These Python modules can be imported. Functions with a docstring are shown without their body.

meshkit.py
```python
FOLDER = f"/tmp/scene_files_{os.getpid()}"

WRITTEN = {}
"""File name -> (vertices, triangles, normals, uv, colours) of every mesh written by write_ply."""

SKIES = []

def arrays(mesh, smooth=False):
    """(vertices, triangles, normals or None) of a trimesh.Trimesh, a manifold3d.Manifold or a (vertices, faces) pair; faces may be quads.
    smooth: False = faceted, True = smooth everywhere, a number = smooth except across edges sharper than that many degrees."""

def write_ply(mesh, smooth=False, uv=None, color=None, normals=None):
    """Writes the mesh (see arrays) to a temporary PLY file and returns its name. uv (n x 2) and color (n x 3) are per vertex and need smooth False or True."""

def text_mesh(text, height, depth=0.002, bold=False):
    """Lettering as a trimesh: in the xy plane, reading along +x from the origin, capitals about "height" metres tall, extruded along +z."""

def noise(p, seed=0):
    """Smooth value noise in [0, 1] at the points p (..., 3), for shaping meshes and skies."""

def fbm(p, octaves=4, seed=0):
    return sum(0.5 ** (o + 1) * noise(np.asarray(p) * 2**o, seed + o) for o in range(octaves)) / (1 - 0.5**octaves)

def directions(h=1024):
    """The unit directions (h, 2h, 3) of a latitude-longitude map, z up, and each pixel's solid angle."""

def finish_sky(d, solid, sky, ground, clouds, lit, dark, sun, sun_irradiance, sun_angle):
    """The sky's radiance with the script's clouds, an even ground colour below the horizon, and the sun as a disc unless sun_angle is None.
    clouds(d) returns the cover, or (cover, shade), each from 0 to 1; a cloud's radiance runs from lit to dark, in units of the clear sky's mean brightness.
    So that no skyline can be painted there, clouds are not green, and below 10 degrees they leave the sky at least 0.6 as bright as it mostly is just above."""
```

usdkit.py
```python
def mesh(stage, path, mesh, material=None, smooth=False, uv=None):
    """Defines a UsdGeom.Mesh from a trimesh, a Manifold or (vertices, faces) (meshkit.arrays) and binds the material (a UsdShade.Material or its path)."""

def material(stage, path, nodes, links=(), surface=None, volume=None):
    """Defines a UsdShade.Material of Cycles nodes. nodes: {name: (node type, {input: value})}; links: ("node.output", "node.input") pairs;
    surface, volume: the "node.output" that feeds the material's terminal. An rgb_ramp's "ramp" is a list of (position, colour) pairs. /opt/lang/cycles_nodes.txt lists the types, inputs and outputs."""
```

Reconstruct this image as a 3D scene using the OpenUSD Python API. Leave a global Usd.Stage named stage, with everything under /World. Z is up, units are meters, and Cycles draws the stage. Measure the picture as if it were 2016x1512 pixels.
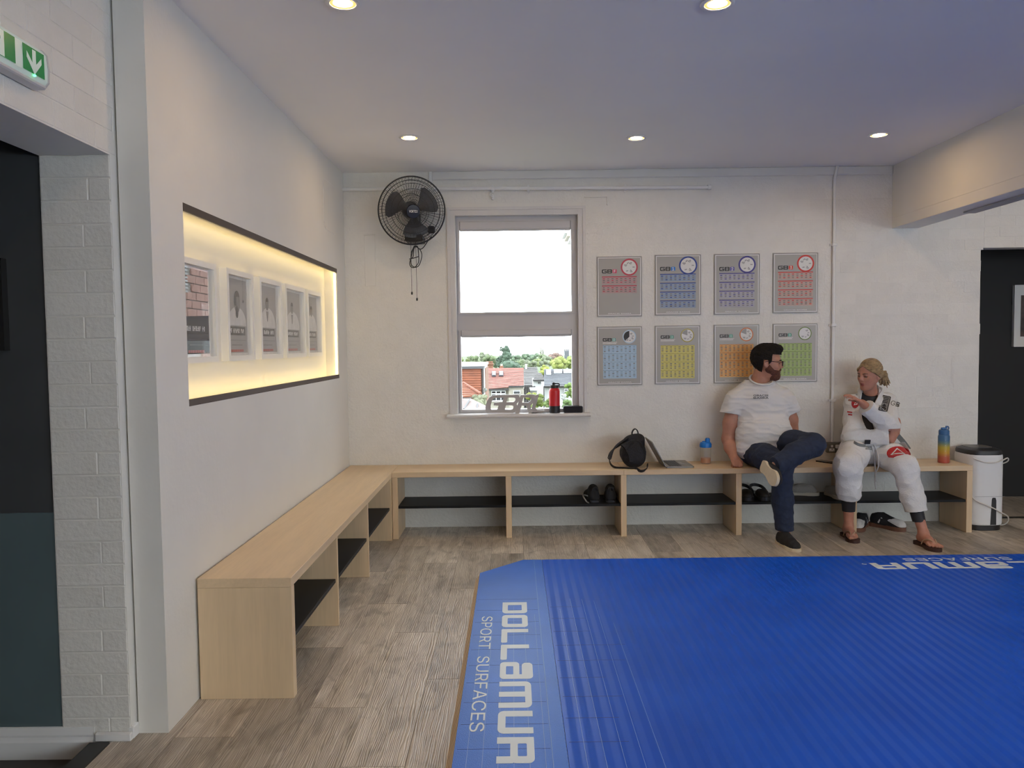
import math, random
import numpy as np, trimesh, usdkit, meshkit
import manifold3d as m3
from shapely import affinity, union_all
from shapely.geometry import Polygon, Point, LineString, box as sbox
from pxr import Usd, UsdGeom, UsdLux, UsdShade, Gf, Sdf, Vt

stage = Usd.Stage.CreateInMemory()
UsdGeom.SetStageUpAxis(stage, 'Z')
UsdGeom.SetStageMetersPerUnit(stage, 1.0)
UsdGeom.Xform.Define(stage, '/World')
UsdGeom.Scope.Define(stage, '/World/Looks')
rng = np.random.default_rng(7)
random.seed(7)

# ------------------------------------------------------------------ camera, sky, exposure
H, FPX, YAW, PIT, ROL = 1.40, 1536.77, -.0022, -.0497, -.0124      # eye height, focal length in pixels of 2016, angles
FW = np.array([math.sin(YAW)*math.cos(PIT), math.cos(YAW)*math.cos(PIT), math.sin(PIT)])
_r = np.array([math.cos(YAW), -math.sin(YAW), 0]); _u = np.cross(_r, FW)
RT = _r*math.cos(ROL) + _u*math.sin(ROL); UP = -_r*math.sin(ROL) + _u*math.cos(ROL)
cam = UsdGeom.Camera.Define(stage, '/World/camera')
cam.AddTransformOp().Set(Gf.Matrix4d(*RT, 0, *UP, 0, *(-FW), 0, 0, 0, H, 1))
cam.CreateHorizontalApertureAttr(36.0); cam.CreateVerticalApertureAttr(27.0)
cam.CreateFocalLengthAttr(FPX/2016*36.0)
cam.CreateClippingRangeAttr(Gf.Vec2f(.05, 5000))
cam.CreateExposureAttr(0.62)
SKY = 4.2
DOWNLIGHT = 140.0
LED = 7.5
LAMP_COLOR = (1.0, .64, .30)
sky_mat = usdkit.material(stage, '/World/Looks/sky', {
    'tc': ('texture_coordinate', {}), 'mp': ('mapping', {'scale': (2.0, 2.0, 5.0)}),
    'n': ('noise_texture', {'scale': 2.2, 'detail': 5.0, 'roughness': .55}),
    'rp': ('rgb_ramp', {'ramp': [(.30, (.58, .70, .80)), (.50, (.80, .88, .94)), (.68, (.97, 1.0, 1.03))]}),
    'bg': ('background_shader', {'strength': SKY})},
    [('tc.generated', 'mp.vector'), ('mp.vector', 'n.vector'), ('n.fac', 'rp.fac'), ('rp.color', 'bg.color')], surface='bg.background')
dome = UsdLux.DomeLight.Define(stage, '/World/sky')
dome.CreateIntensityAttr(1.0)
UsdShade.MaterialBindingAPI.Apply(dome.GetPrim()).Bind(sky_mat)

def at(u, v, x=None, y=None, z=None):
    """the point of a known plane (a wall, the floor, a facade) seen at pixel u, v of the photograph"""
    d = FW + RT*(u-1008)/FPX - UP*(v-756)/FPX
    t = x/d[0] if x is not None else y/d[1] if y is not None else (z-H)/d[2]
    return np.array([0, 0, H]) + d*t

# ------------------------------------------------------------------ materials
L = '/World/Looks/'
def pbr(name, color, rough=.5, var=0, scale=8, bump=0, bscale=60, stretch=None, rand=0, **kw):
    """a principled material; var mottles the colour with noise, bump roughens it, rand varies the tone from piece to piece"""
    n = {'p': ('principled_bsdf', dict(base_color=color, roughness=rough, **kw))}; l = []
    if var or bump or rand:
        n['g'] = ('geometry', {}); n['m'] = ('mapping', {'scale': stretch or (1, 1, 1)}); l.append(('g.position', 'm.vector'))
    if var or rand:
        n['n'] = ('noise_texture', {'scale': scale, 'detail': 4.0}); l.append(('m.vector', 'n.vector'))
        n['r'] = ('rgb_ramp', {'ramp': [(.25, tuple(c*(1-var) for c in color)), (.75, tuple(min(1, c*(1+var)) for c in color))]})
        l.append(('n.fac', 'r.fac'))
        if rand:
            n['o'] = ('object_info', {}); n['k'] = ('map_range', {'from_min': 0.0, 'from_max': 1.0, 'to_min': 1-rand, 'to_max': 1+rand*.6})
            n['x'] = ('mix_color', {'blend_type': 'multiply', 'fac': 1.0})
            l += [('o.random', 'k.value'), ('r.color', 'x.a'), ('k.result', 'x.b'), ('x.result', 'p.base_color')]
        else:
            l.append(('r.color', 'p.base_color'))
    if bump:
        n['bn'] = ('noise_texture', {'scale': bscale, 'detail': 3.0}); n['b'] = ('bump', {'strength': bump, 'distance': .01})
        l += [('m.vector', 'bn.vector'), ('bn.fac', 'b.height'), ('b.normal', 'p.normal')]
    return usdkit.material(stage, L+name, n, l, surface='p.BSDF')
def emit(name, color, strength):
    return usdkit.material(stage, L+name, {'e': ('emission', {'color': color, 'strength': strength})}, surface='e.emission')
def pane(name, tint=(1, 1, 1), f0=.04, rough=0.0):
    """a thin sheet of glass: clear, and mirroring more the flatter it is seen (from either side)"""
    return usdkit.material(stage, L+name, {'t': ('transparent_bsdf', {'color': tint}), 'g': ('glossy_bsdf', {'color': (1, 1, 1), 'roughness': rough}),
        'w': ('layer_weight', {'blend': .5}), 'p': ('math', {'math_type': 'power', 'value2': 6.0}), 'a': ('math', {'math_type': 'multiply_add', 'value2': 1-f0, 'value3': f0}), 'm': ('mix_closure', {})},
        [('w.facing', 'p.value1'), ('p.value', 'a.value1'), ('a.value', 'm.fac'), ('t.BSDF', 'm.closure1'), ('g.BSDF', 'm.closure2')], surface='m.closure')

M = {}
M['wall'] = pbr('painted_wall', (.74, .73, .69), .6, var=.025, scale=3, bump=.08, bscale=40)
M['brick'] = pbr('painted_brick', (.74, .73, .69), .55, var=.03, scale=9, bump=.35, bscale=55, rand=.03)
M['ceiling'] = pbr('ceiling_paint', (.84, .83, .82), .85, var=.015, scale=2)
M['white'] = pbr('white_paint', (.78, .785, .78), .4, var=.02, scale=6)
M['upvc'] = pbr('greyed_white_upvc', (.56, .55, .56), .3)  # white plastic, its colour greyed for the backlit look of the frames
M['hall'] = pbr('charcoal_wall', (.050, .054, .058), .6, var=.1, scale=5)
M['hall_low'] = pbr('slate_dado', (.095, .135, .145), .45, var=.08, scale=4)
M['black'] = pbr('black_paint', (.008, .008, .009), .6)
M['trimblack'] = pbr('black_trim', (.012, .012, .012), .4)
M['brown'] = pbr('dark_brown_trim', (.045, .03, .024), .45)
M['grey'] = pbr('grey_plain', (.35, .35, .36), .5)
M['slab'] = pbr('joint', (.13, .11, .09), .8)
M['cream'] = pbr('cream_niche', (.80, .78, .72), .7)
M['glass'] = pane('window_glass')
M['picglass'] = pane('picture_glass', f0=.045)
M['lamp'] = emit('lamp_lens', LAMP_COLOR, DOWNLIGHT)
M['lamp_rim_glow'] = emit('lamp_rim_glow', (1.0, .60, .20), .95)  # warm glow around the lens edge, put in as its own emission
M['led'] = emit('led_strip', (1.0, .74, .30), LED)
M['chrome'] = pbr('metal', (.6, .6, .6), .3, metallic=1.0)

# ------------------------------------------------------------------ helpers
used = {}
def path_for(name, parent):
    base = (parent or '/World') + '/' + name
    k = used.get(base, 0); used[base] = k+1
    return base if k == 0 else f'{base}_{k:03d}'
class Thing:
    """an Xform at the thing's base; parts are given in world coordinates (or local ones) and become its children"""
    def __init__(self, name, label=None, cat=None, loc=(0, 0, 0), rotz=0.0, group=None, kind=None):
        self.path = path_for(name, None); self.loc = np.array(loc, float); self.rotz = rotz
        x = UsdGeom.Xform.Define(stage, self.path); x.AddTranslateOp().Set(Gf.Vec3d(*map(float, loc)))
        if rotz: x.AddRotateZOp().Set(math.degrees(rotz))
        tagp(x.GetPrim(), label, cat, group, kind)
    def add(self, name, mesh, mat, parent=None, label=None, smooth=30, local=False, kind=None):
        v, f, n = meshkit.arrays(mesh, False)
        if not local:
            v = v - self.loc
            if self.rotz:
                c, s = math.cos(-self.rotz), math.sin(-self.rotz)
                v = np.stack([v[:, 0]*c - v[:, 1]*s, v[:, 0]*s + v[:, 1]*c, v[:, 2]], 1)
        p = path_for(name, parent or self.path)
        m = usdkit.mesh(stage, p, (v, f), mat, smooth)
        tagp(m.GetPrim(), label, None, None, kind)
        return p
def tagp(prim, label=None, cat=None, group=None, kind=None):
    for k, v in (('label', label), ('category', cat), ('group', group), ('kind', kind)):
        if v: prim.SetCustomDataByKey(k, v)
def struct(name, mesh, mat, parent=None, smooth=False, kind='structure'):
    p = path_for(name, parent)
    m = usdkit.mesh(stage, p, mesh, mat, smooth)
    if parent is None: tagp(m.GetPrim(), kind='structure')
    elif kind == 'stuff': tagp(m.GetPrim(), kind='stuff')
    return p
def copy_of(src, name, label, loc, rotz=0.0, cat=None, group=None):
    was = stage.GetPrimAtPath(src).GetCustomData()
    p = path_for(name, None); x = UsdGeom.Xform.Define(stage, p); x.AddTranslateOp().Set(Gf.Vec3d(*map(float, loc)))
    if rotz: x.AddRotateZOp().Set(math.degrees(rotz))
    x.GetPrim().GetReferences().AddInternalReference(src); x.GetPrim().SetInstanceable(True)
    tagp(x.GetPrim(), label, cat or was.get('category'), group or was.get('group'))
    return p
def cat(*ms):
    out = []
    for m in ms:
        if isinstance(m, (list,)): out += m
        else: out.append(m)
    vs, fs, n = [], [], 0
    for m in out:
        v, f, _ = meshkit.arrays(m, False)
        vs.append(v); fs.append(f+n); n += len(v)
    return trimesh.Trimesh(np.vstack(vs), np.vstack(fs), process=False)
def bx(x0, x1, y0, y1, z0, z1, b=0.0):
    """a box, its edges chamfered by b"""
    x0, x1 = min(x0, x1), max(x0, x1); y0, y1 = min(y0, y1), max(y0, y1); z0, z1 = min(z0, z1), max(z0, z1)
    if b <= 0:
        m = trimesh.creation.box((x1-x0, y1-y0, z1-z0)); m.apply_translation(((x0+x1)/2, (y0+y1)/2, (z0+z1)/2)); return m
    b = min(b, (x1-x0)*.45, (y1-y0)*.45, (z1-z0)*.45)
    p = []
    for sx in (0, 1):
        for sy in (0, 1):
            for sz in (0, 1):
                X, Y, Z = (x1 if sx else x0), (y1 if sy else y0), (z1 if sz else z0)
                dx, dy, dz = (-b if sx else b), (-b if sy else b), (-b if sz else b)
                p += [(X, Y+dy, Z+dz), (X+dx, Y, Z+dz), (X+dx, Y+dy, Z)]
    return trimesh.Trimesh(*hull(p), process=False)
def hull(p):
    h = m3.Manifold.hull_points(np.asarray(p, float)).to_mesh()
    return np.array(h.vert_properties[:, :3], float), np.array(h.tri_verts, int)
def mbox(x0, x1, y0, y1, z0, z1):
    return m3.Manifold.cube([x1-x0, y1-y0, z1-z0]).translate([x0, y0, z0])
def ext(poly, depth, origin=(0, 0, 0), ax=(1, 0, 0), ay=(0, 0, 1), bevel=0):
    """the flat shape poly in the plane of ax and ay, extruded by depth along ax x ay"""
    ms = []
    for g in getattr(poly, 'geoms', [poly]):
        if g.is_empty or g.area <= 0: continue
        ms.append(trimesh.creation.extrude_polygon(g, depth, engine='earcut'))
    m = trimesh.util.concatenate(ms)
    ax, ay = np.array(ax, float), np.array(ay, float); az = np.cross(ax, ay)
    v = np.array(m.vertices)
    return trimesh.Trimesh(np.array(origin) + v[:, :1]*ax + v[:, 1:2]*ay + v[:, 2:]*az, m.faces, process=False)
def rrect(x0, y0, x1, y1, r):
    return sbox(x0+r, y0+r, x1-r, y1-r).buffer(r, quad_segs=4) if r > 0 else sbox(x0, y0, x1, y1)
def cyl(p0, p1, r0, r1=None, n=20, caps=True):
    return tube([p0, p1], [r0, r0 if r1 is None else r1], n, caps)
def tube(pts, r, n=8, caps=True, closed=False):
    pts = np.asarray(pts, float); k = len(pts); r = np.broadcast_to(np.asarray(r, float), (k,))
    t = np.gradient(pts, axis=0) if not closed else np.roll(pts, -1, 0) - np.roll(pts, 1, 0)
    t /= np.maximum(np.linalg.norm(t, axis=1, keepdims=True), 1e-9)
    a = np.array([0, 0, 1.0]) if abs(t[0][2]) < .9 else np.array([1.0, 0, 0])
    rings = []; u = np.cross(t[0], a); u /= np.linalg.norm(u)
    for i in range(k):
        u = u - t[i]*(u@t[i]); u /= max(np.linalg.norm(u), 1e-9); w = np.cross(t[i], u)
        th = np.arange(n)/n*2*np.pi
        rings.append(pts[i] + r[i]*(np.cos(th)[:, None]*u + np.sin(th)[:, None]*w))
    v = np.vstack(rings); f = []
    for i in range(k if closed else k-1):
        a0, b0 = i*n, ((i+1) % k)*n
        for j in range(n):
            q = (j+1) % n
            f += [(a0+j, a0+q, b0+q), (a0+j, b0+q, b0+j)]
    if caps and not closed:
        v = np.vstack([v, pts[0], pts[-1]]); c0, c1 = k*n, k*n+1
        for j in range(n):
            q = (j+1) % n; f += [(c0, q, j), (c1, (k-1)*n+j, (k-1)*n+q)]
    m = trimesh.Trimesh(v, np.array(f), process=False)
    if m.volume < 0: m.invert()
    return m
def ribbon(pts, width, thick, side):
    """a flat strap along pts, its breadth along side (one vector, or one for each point)"""
    pts = np.asarray(pts, float); k = len(pts); s = np.broadcast_to(np.asarray(side, float), (k, 3))
    t = np.gradient(pts, axis=0); t /= np.maximum(np.linalg.norm(t, axis=1, keepdims=True), 1e-9)
    s = s - t*(s*t).sum(1, keepdims=True); s = s/np.maximum(np.linalg.norm(s, axis=1, keepdims=True), 1e-9); nn = np.cross(t, s)
    w = np.broadcast_to(np.asarray(width, float), (k,))[:, None]
    v = np.hstack([pts+s*w/2+nn*thick/2, pts-s*w/2+nn*thick/2, pts-s*w/2-nn*thick/2, pts+s*w/2-nn*thick/2]).reshape(-1, 3)
    f = [(0, 1, 2), (0, 2, 3), (4*k-4, 4*k-2, 4*k-3), (4*k-4, 4*k-1, 4*k-2)]
    for i in range(k-1):
        for j in range(4):
            a, b = 4*i+j, 4*i+(j+1) % 4
            f += [(a, a+4, b+4), (a, b+4, b)]
    m = trimesh.Trimesh(v, np.array(f), process=False)
    if m.volume < 0: m.invert()
    return m
def lathe(profile, c=(0, 0, 0), n=32, sx=1, sy=1):
    """profile: (radius, height) pairs from bottom to top, turned about the z axis through c"""
    p = np.asarray(profile, float); th = np.arange(n)/n*2*np.pi; k = len(p)
    v = np.stack([p[:, :1]*np.cos(th)*sx, p[:, :1]*np.sin(th)*sy, np.repeat(p[:, 1:], n, 1)], -1).reshape(-1, 3)
    f = []
    for i in range(k-1):
        for j in range(n):
            q = (j+1) % n; a, b = i*n, (i+1)*n
            f += [(a+j, a+q, b+q), (a+j, b+q, b+j)]
    m = trimesh.Trimesh(v + np.array(c, float), np.array(f), process=False)
    return m
def spline(pts, n=40, closed=False):
    """a smooth curve through pts"""
    from scipy.interpolate import CubicSpline
    p = np.asarray(pts, float)
    if closed: p = np.vstack([p, p[:1]])
    d = np.concatenate([[0], np.cumsum(np.linalg.norm(np.diff(p, axis=0), axis=1))])
    cs = CubicSpline(d, p, bc_type='periodic' if closed else 'natural')
    x = np.linspace(0, d[-1], n, endpoint=not closed)
    return cs(x)
def text2d(s, height, bold=True, squash=1.0):
    """lettering as a flat mesh near the xy plane, centred on x, capitals 'height' tall"""
    m = meshkit.text_mesh(s, height, .001, bold)
    v = np.array(m.vertices); v[:, 0] = (v[:, 0] - (v[:, 0].min()+v[:, 0].max())/2)*squash
    return v, m.faces
def letters(s, height, origin, ax, ay, bold=True, squash=1.0, width=None):
    v, f = text2d(s, height, bold, squash)
    if width: v[:, 0] *= width/np.ptp(v[:, 0])
    ax, ay = np.array(ax, float), np.array(ay, float); az = np.cross(ax, ay)
    return trimesh.Trimesh(np.array(origin)+v[:, :1]*ax+v[:, 1:2]*ay+v[:, 2:]*az, f, process=False)
# ------------------------------------------------------------------ the room
XL, YB, CH = -1.277, 5.988, 2.72         # left wall, back wall, ceiling
XP = -1.394                              # painted brick wall at the doorway on the left
BX0, BX1, BZ = 2.889, 3.089, 2.25        # the beam
# floor: slab below, planks on top
M['plank'] = usdkit.material(stage, L+'weathered_plank', {
    'g': ('geometry', {}), 'o': ('object_info', {}), 'off': ('combine_xyz', {}), 'mu': ('math', {'math_type': 'multiply', 'value2': 37.0}),
    'ad': ('vector_math', {'math_type': 'add'}), 'm1': ('mapping', {'scale': (17.0, 1.9, 1.0)}), 'm2': ('mapping', {'scale': (9.0, 4.0, 1.0)}), 'm3': ('mapping', {'scale': (1.0, .07, 1.0)}),
    'n1': ('noise_texture', {'scale': 1.0, 'detail': 6.0, 'roughness': .65, 'distortion': .6}), 'n2': ('noise_texture', {'scale': 1.0, 'detail': 4.0, 'distortion': 1.2}),
    'n3': ('wave_texture', {'scale': 44.0, 'distortion': 22.0, 'detail': 3.0, 'detail_scale': .45, 'detail_roughness': .6}),
    'r1': ('rgb_ramp', {'ramp': [(.24, (.36, .31, .245)), (.42, (.53, .475, .395)), (.58, (.65, .595, .51)), (.78, (.83, .78, .70))]}),
    'r2': ('rgb_ramp', {'ramp': [(.33, (.70, .68, .65)), (.52, (1.04, 1.02, 1.0))]}),
    'r3': ('rgb_ramp', {'ramp': [(.05, (.60, .58, .55)), (.50, (1.08, 1.08, 1.08))]}),
    'x1': ('mix_color', {'blend_type': 'multiply', 'fac': 1.0}), 'x2': ('mix_color', {'blend_type': 'multiply', 'fac': .75}), 'x3': ('mix_color', {'blend_type': 'multiply', 'fac': 1.0}),
    'k': ('map_range', {'from_min': 0.0, 'from_max': 1.0, 'to_min': .64, 'to_max': 1.06}),
    'b': ('bump', {'strength': .25, 'distance': .004}), 'p': ('principled_bsdf', {'roughness': .36})},
    [('o.random', 'mu.value1'), ('mu.value', 'off.x'), ('mu.value', 'off.y'), ('g.position', 'ad.vector1'), ('off.vector', 'ad.vector2'),
     ('ad.vector', 'm1.vector'), ('ad.vector', 'm2.vector'), ('ad.vector', 'm3.vector'), ('m1.vector', 'n1.vector'), ('m2.vector', 'n2.vector'), ('m3.vector', 'n3.vector'),
     ('n1.fac', 'r1.fac'), ('n2.fac', 'r2.fac'), ('n3.fac', 'r3.fac'), ('r1.color', 'x1.a'), ('r2.color', 'x1.b'), ('x1.result', 'x2.a'), ('r3.color', 'x2.b'),
     ('o.random', 'k.value'), ('x2.result', 'x3.a'), ('k.result', 'x3.b'), ('x3.result', 'p.base_color'), ('n3.fac', 'b.height'), ('b.normal', 'p.normal')], surface='p.BSDF')
floor = struct('floor', cat(bx(-1.46, 7.1, 2.0, 6.06, -.12, -.004), bx(-1.46, 7.1, -3.6, 2.0, -.12, -.001)), M['slab'])
PW, PL = .216, 1.22
x = -1.46; k = 0
while x < 4.6:
    x1 = min(x+PW, 4.6); y = 2.0 - (0, .47, .86, .25, .68)[k % 5]; k += 1
    while y < 6.06:
        y1 = min(y+PL, 6.06); y0 = max(y, 2.0)
        if not (x > .1 and x1 < 3.6 and y1 < 4.75) and y1-y0 > .02:      # nothing can be seen of those wholly under the mat
            struct('plank', bx(x+.0005, x1-.0005, y0+.0005, y1-.0005, -.02, 0, .0009), M['plank'], floor)
        y += PL
    x = x1
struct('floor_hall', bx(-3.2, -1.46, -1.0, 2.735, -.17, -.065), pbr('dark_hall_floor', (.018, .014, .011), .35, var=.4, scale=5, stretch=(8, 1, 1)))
struct('trim_1', bx(-1.53, -1.455, .4, 2.716, -.075, .004, .003), M['trimblack'])
struct('floor_side_room', bx(3.4, 7.1, 6.06, 7.1, -.12, -.004), M['plank'])
struct('trim_2', bx(3.57, 5.6, 6.045, 6.085, -.02, .006, .003), M['trimblack'])

# back wall: a slab with the window and the doorway cut out, painted bricks in front of it
WX0, WX1, WZ0, WZ1 = -.455, .527, .866, 2.415
DX0, DZ = 3.567, 2.095
slab = mbox(-1.5, 7.1, YB+.0013, 6.12, -.1, CH+.1) - mbox(WX0, WX1, 5, 7, WZ0, WZ1) - mbox(DX0, 5.6, 5, 7, -.2, DZ)
wall_back = struct('wall_back', slab, M['wall'])
CO, BL = .08, .236
loose = []
rows = int(CH/CO)+1
for i in range(rows):
    z0 = i*CO; z1 = min(z0+CO, CH)
    xs = -1.277 - (BL/2 if i % 2 else 0)
    while xs < 3.57:
        a, b = max(xs, -1.277), min(xs+BL, DX0 + (rng.uniform(-.004, .006)))
        xs += BL
        if b-a < .02: continue
        if z1 > DZ and b > DX0-.02: b = DX0+.02
        segs = [(a, b)]
        if z1 > WZ0 and z0 < WZ1 and b > WX0 and a < WX1:
            segs = [(a, WX0)] if a < WX0 else []
            if b > WX1: segs.append((WX1, b))
        for a2, b2 in segs:
            if b2-a2 < .015: continue
            seen = a2 > 2.1 and z0 > .02
            g = (.0016 if seen else .0008)*rng.uniform(.2, 1.0)
            y0 = YB + ((abs(rng.normal(0, .0003)) if rng.random() < .22 else .0010+rng.uniform(-.0002, .0001)) if seen else .0010+rng.uniform(-.0001, .0001))
            bm = bx(a2+g*.5, b2-g*.5, y0, YB+.02, z0+g*.5, z1-g*.5, .0011*rng.uniform(.2, 1.2) if seen else .0005)
            if seen: struct('brick', bm, M['brick'], wall_back, smooth=False)
            else: loose.append(bm)
for i in range(8):
    for j in range(9):
        a = DX0+.02 + j*BL - (BL/2 if i % 2 else 0)
        loose.append(bx(max(a, DX0+.02)+.001, a+BL-.001, YB, YB+.02, DZ+i*CO+.001, DZ+(i+1)*CO-.001, .003))
struct('brickwork', cat(loose), M['brick'], wall_back, kind='stuff')
struct('trim_3', bx(-.6, BX0, YB-.014, YB+.01, 2.655, CH, .006), M['wall'])

# the side room behind the doorway, painted black
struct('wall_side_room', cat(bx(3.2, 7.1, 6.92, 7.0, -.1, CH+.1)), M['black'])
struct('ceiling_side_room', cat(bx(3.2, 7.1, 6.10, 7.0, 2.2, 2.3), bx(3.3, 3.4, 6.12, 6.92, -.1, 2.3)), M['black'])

# left: partition with a display niche, brick wall and doorway beside it
NY0, NY1, NZ0, NZ1, NX = 3.06, 5.71, 1.175, 1.970, -1.372
part = mbox(-1.386, XL, 2.785, YB+.01, -.05, CH+.02) - mbox(NX, 0, NY0, NY1, NZ0, NZ1)
wall_left = struct('wall_left', part, M['wall'])
niche = bx(NX, NX+.003, NY0, NY1, NZ0, NZ1)
struct('niche_back', niche, M['cream'], wall_left)
struct('niche_lining', cat(bx(NX, XL-.004, NY1-.006, NY1, NZ0, NZ1), bx(NX, XL-.004, NY0, NY0+.004, NZ0, NZ1)), M['cream'], wall_left)
struct('niche_trim', bx(XL-.010, XL+.001, NY0, NY1, NZ1-.030, NZ1, .001), M['brown'], wall_left)
struct('niche_trim', bx(XL-.010, XL+.001, NY0, NY1, NZ0, NZ0+.027, .001), M['brown'], wall_left)
wj = mbox(-1.64, XP, -3.6, 7.0, -.2, CH+.1) - mbox(-2, 0, 1.15, 2.745, -.3, 2.078)
wall_brick = struct('wall_doorway', wj, M['wall'])
i = 0; z = 0.0
while z < 2.078:                                            # bricks of the jamb, facing the camera
    z1 = min(z+CO, 2.078)
    cuts = [(-1.64, XP)] if i % 2 else [(-1.64, -1.640+.125+rng.uniform(0, .05)), None]
    if cuts[-1] is None: cuts = [cuts[0], (cuts[0][1], XP)]
    for a, b in cuts:
        g = rng.uniform(.001, .004)
        struct('brick', bx(a+g*.5, b-g*.3, 2.745-.0016-abs(rng.normal(0, .0008)), 2.77, z+g*.5, z1-g*.5, .003), M['brick'], wall_brick)
    z = z1; i += 1
i = 0; z = 2.082
while z < CH-.01:                                           # bricks over the opening, on the face towards the room
    z1 = min(z+CO, CH); y = 1.0 - (BL/2 if i % 2 else 0)
    while y < 2.78:
        g = rng.uniform(.001, .004)
        struct('brick', bx(XP-.02, XP+.0015+rng.normal(0, .0004), y+g*.5, min(y+BL, 2.784)-g*.5, z+g*.5, z1-g*.5, .002), M['brick'], wall_brick)
        y += BL
    z = z1; i += 1
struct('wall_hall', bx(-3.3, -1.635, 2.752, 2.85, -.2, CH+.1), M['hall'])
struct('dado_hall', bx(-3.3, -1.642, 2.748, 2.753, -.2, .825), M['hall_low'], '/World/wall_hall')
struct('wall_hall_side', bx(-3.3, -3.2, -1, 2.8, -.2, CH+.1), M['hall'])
struct('wall_hall_end', bx(-3.3, -1.63, -1.1, -1.0, -.2, CH+.1), M['hall'])  # unseen wall closing the hall, keeps sky light off the jamb
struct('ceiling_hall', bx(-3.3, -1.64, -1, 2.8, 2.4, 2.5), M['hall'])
bs = cat(ext(Polygon([(0, 0), (.020, 0), (.020, .062), (.016, .07), (.013, .078), (.014, .086), (.008, .112), (0, .112)]), 1.7,
             (-1.525, 2.748, -.065), (0, -1, 0), (0, 0, 1)))
v = np.array(bs.vertices); print('skirting', v.min(0), v.max(0))
struct('baseboard_hall', bs, M['white'])
struct('baseboard_left', cat(bx(-1.515, XP+.010, 2.722, 2.742, 0, .030, .004), bx(XP-.01, XP+.012, 2.742, 2.785, 0, .045, .004)), M['white'])

# ceiling, beam, and unseen walls, their windows placed to let in daylight
struct('ceiling', bx(-1.65, 7.1, -3.6, YB+.1, CH, CH+.1), M['ceiling'])
beam = struct('beam', bx(BX0, BX1, -3.6, YB+.01, BZ, CH+.01, .003), M['wall'])
struct('joint_line', bx(BX0-.002, BX0+.01, -3.6, YB, 2.325, 2.3285), M['wall'], beam)
struct('shading_strip', bx(3.005, 3.087, 2.0, 5.25, BZ-.012, BZ-.0005, .002), M['grey'], beam)  # dark grey strip along the underside of the beam
def window_wall(name, mk):
    struct(name, mk, M['wall'])
window_wall('wall_right', mbox(7.0, 7.15, -3.6, 7.0, -.1, CH+.1) - mbox(6, 8, -3.2, .2, .85, 2.45))
window_wall('wall_front', mbox(-1.65, 7.1, -3.7, -3.55, -.1, CH+.1) - mbox(1.6, 3.6, -5, -3, .45, 2.60) - mbox(3.9, 6.7, -5, -3, .45, 2.60))
def unseen_window_frame(n, a, b, plane, pos):
    w = []
    rails = [(a, b, .45 if plane == 'y' else .85, .91), (a, b, 2.39, 2.60 if plane == 'y' else 2.45)] + [(a + (b-a)*t/3 - .03, a + (b-a)*t/3 + .03, .85, 2.45) for t in (0, 1, 2, 3)]
    for p, q, z0, z1 in rails:
        w.append(bx(pos-.03, pos+.03, p, q, z0, z1) if plane == 'x' else bx(p, q, pos-.03, pos+.03, z0, z1))
    struct(f'window_{n}', cat(w), M['upvc'])  # unseen windows, placed and sized for the daylight they give the room
unseen_window_frame(2, -3.2, .2, 'x', 7.08); unseen_window_frame(3, 1.6, 3.6, 'y', -3.62); unseen_window_frame(4, 3.9, 6.7, 'y', -3.62)

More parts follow.
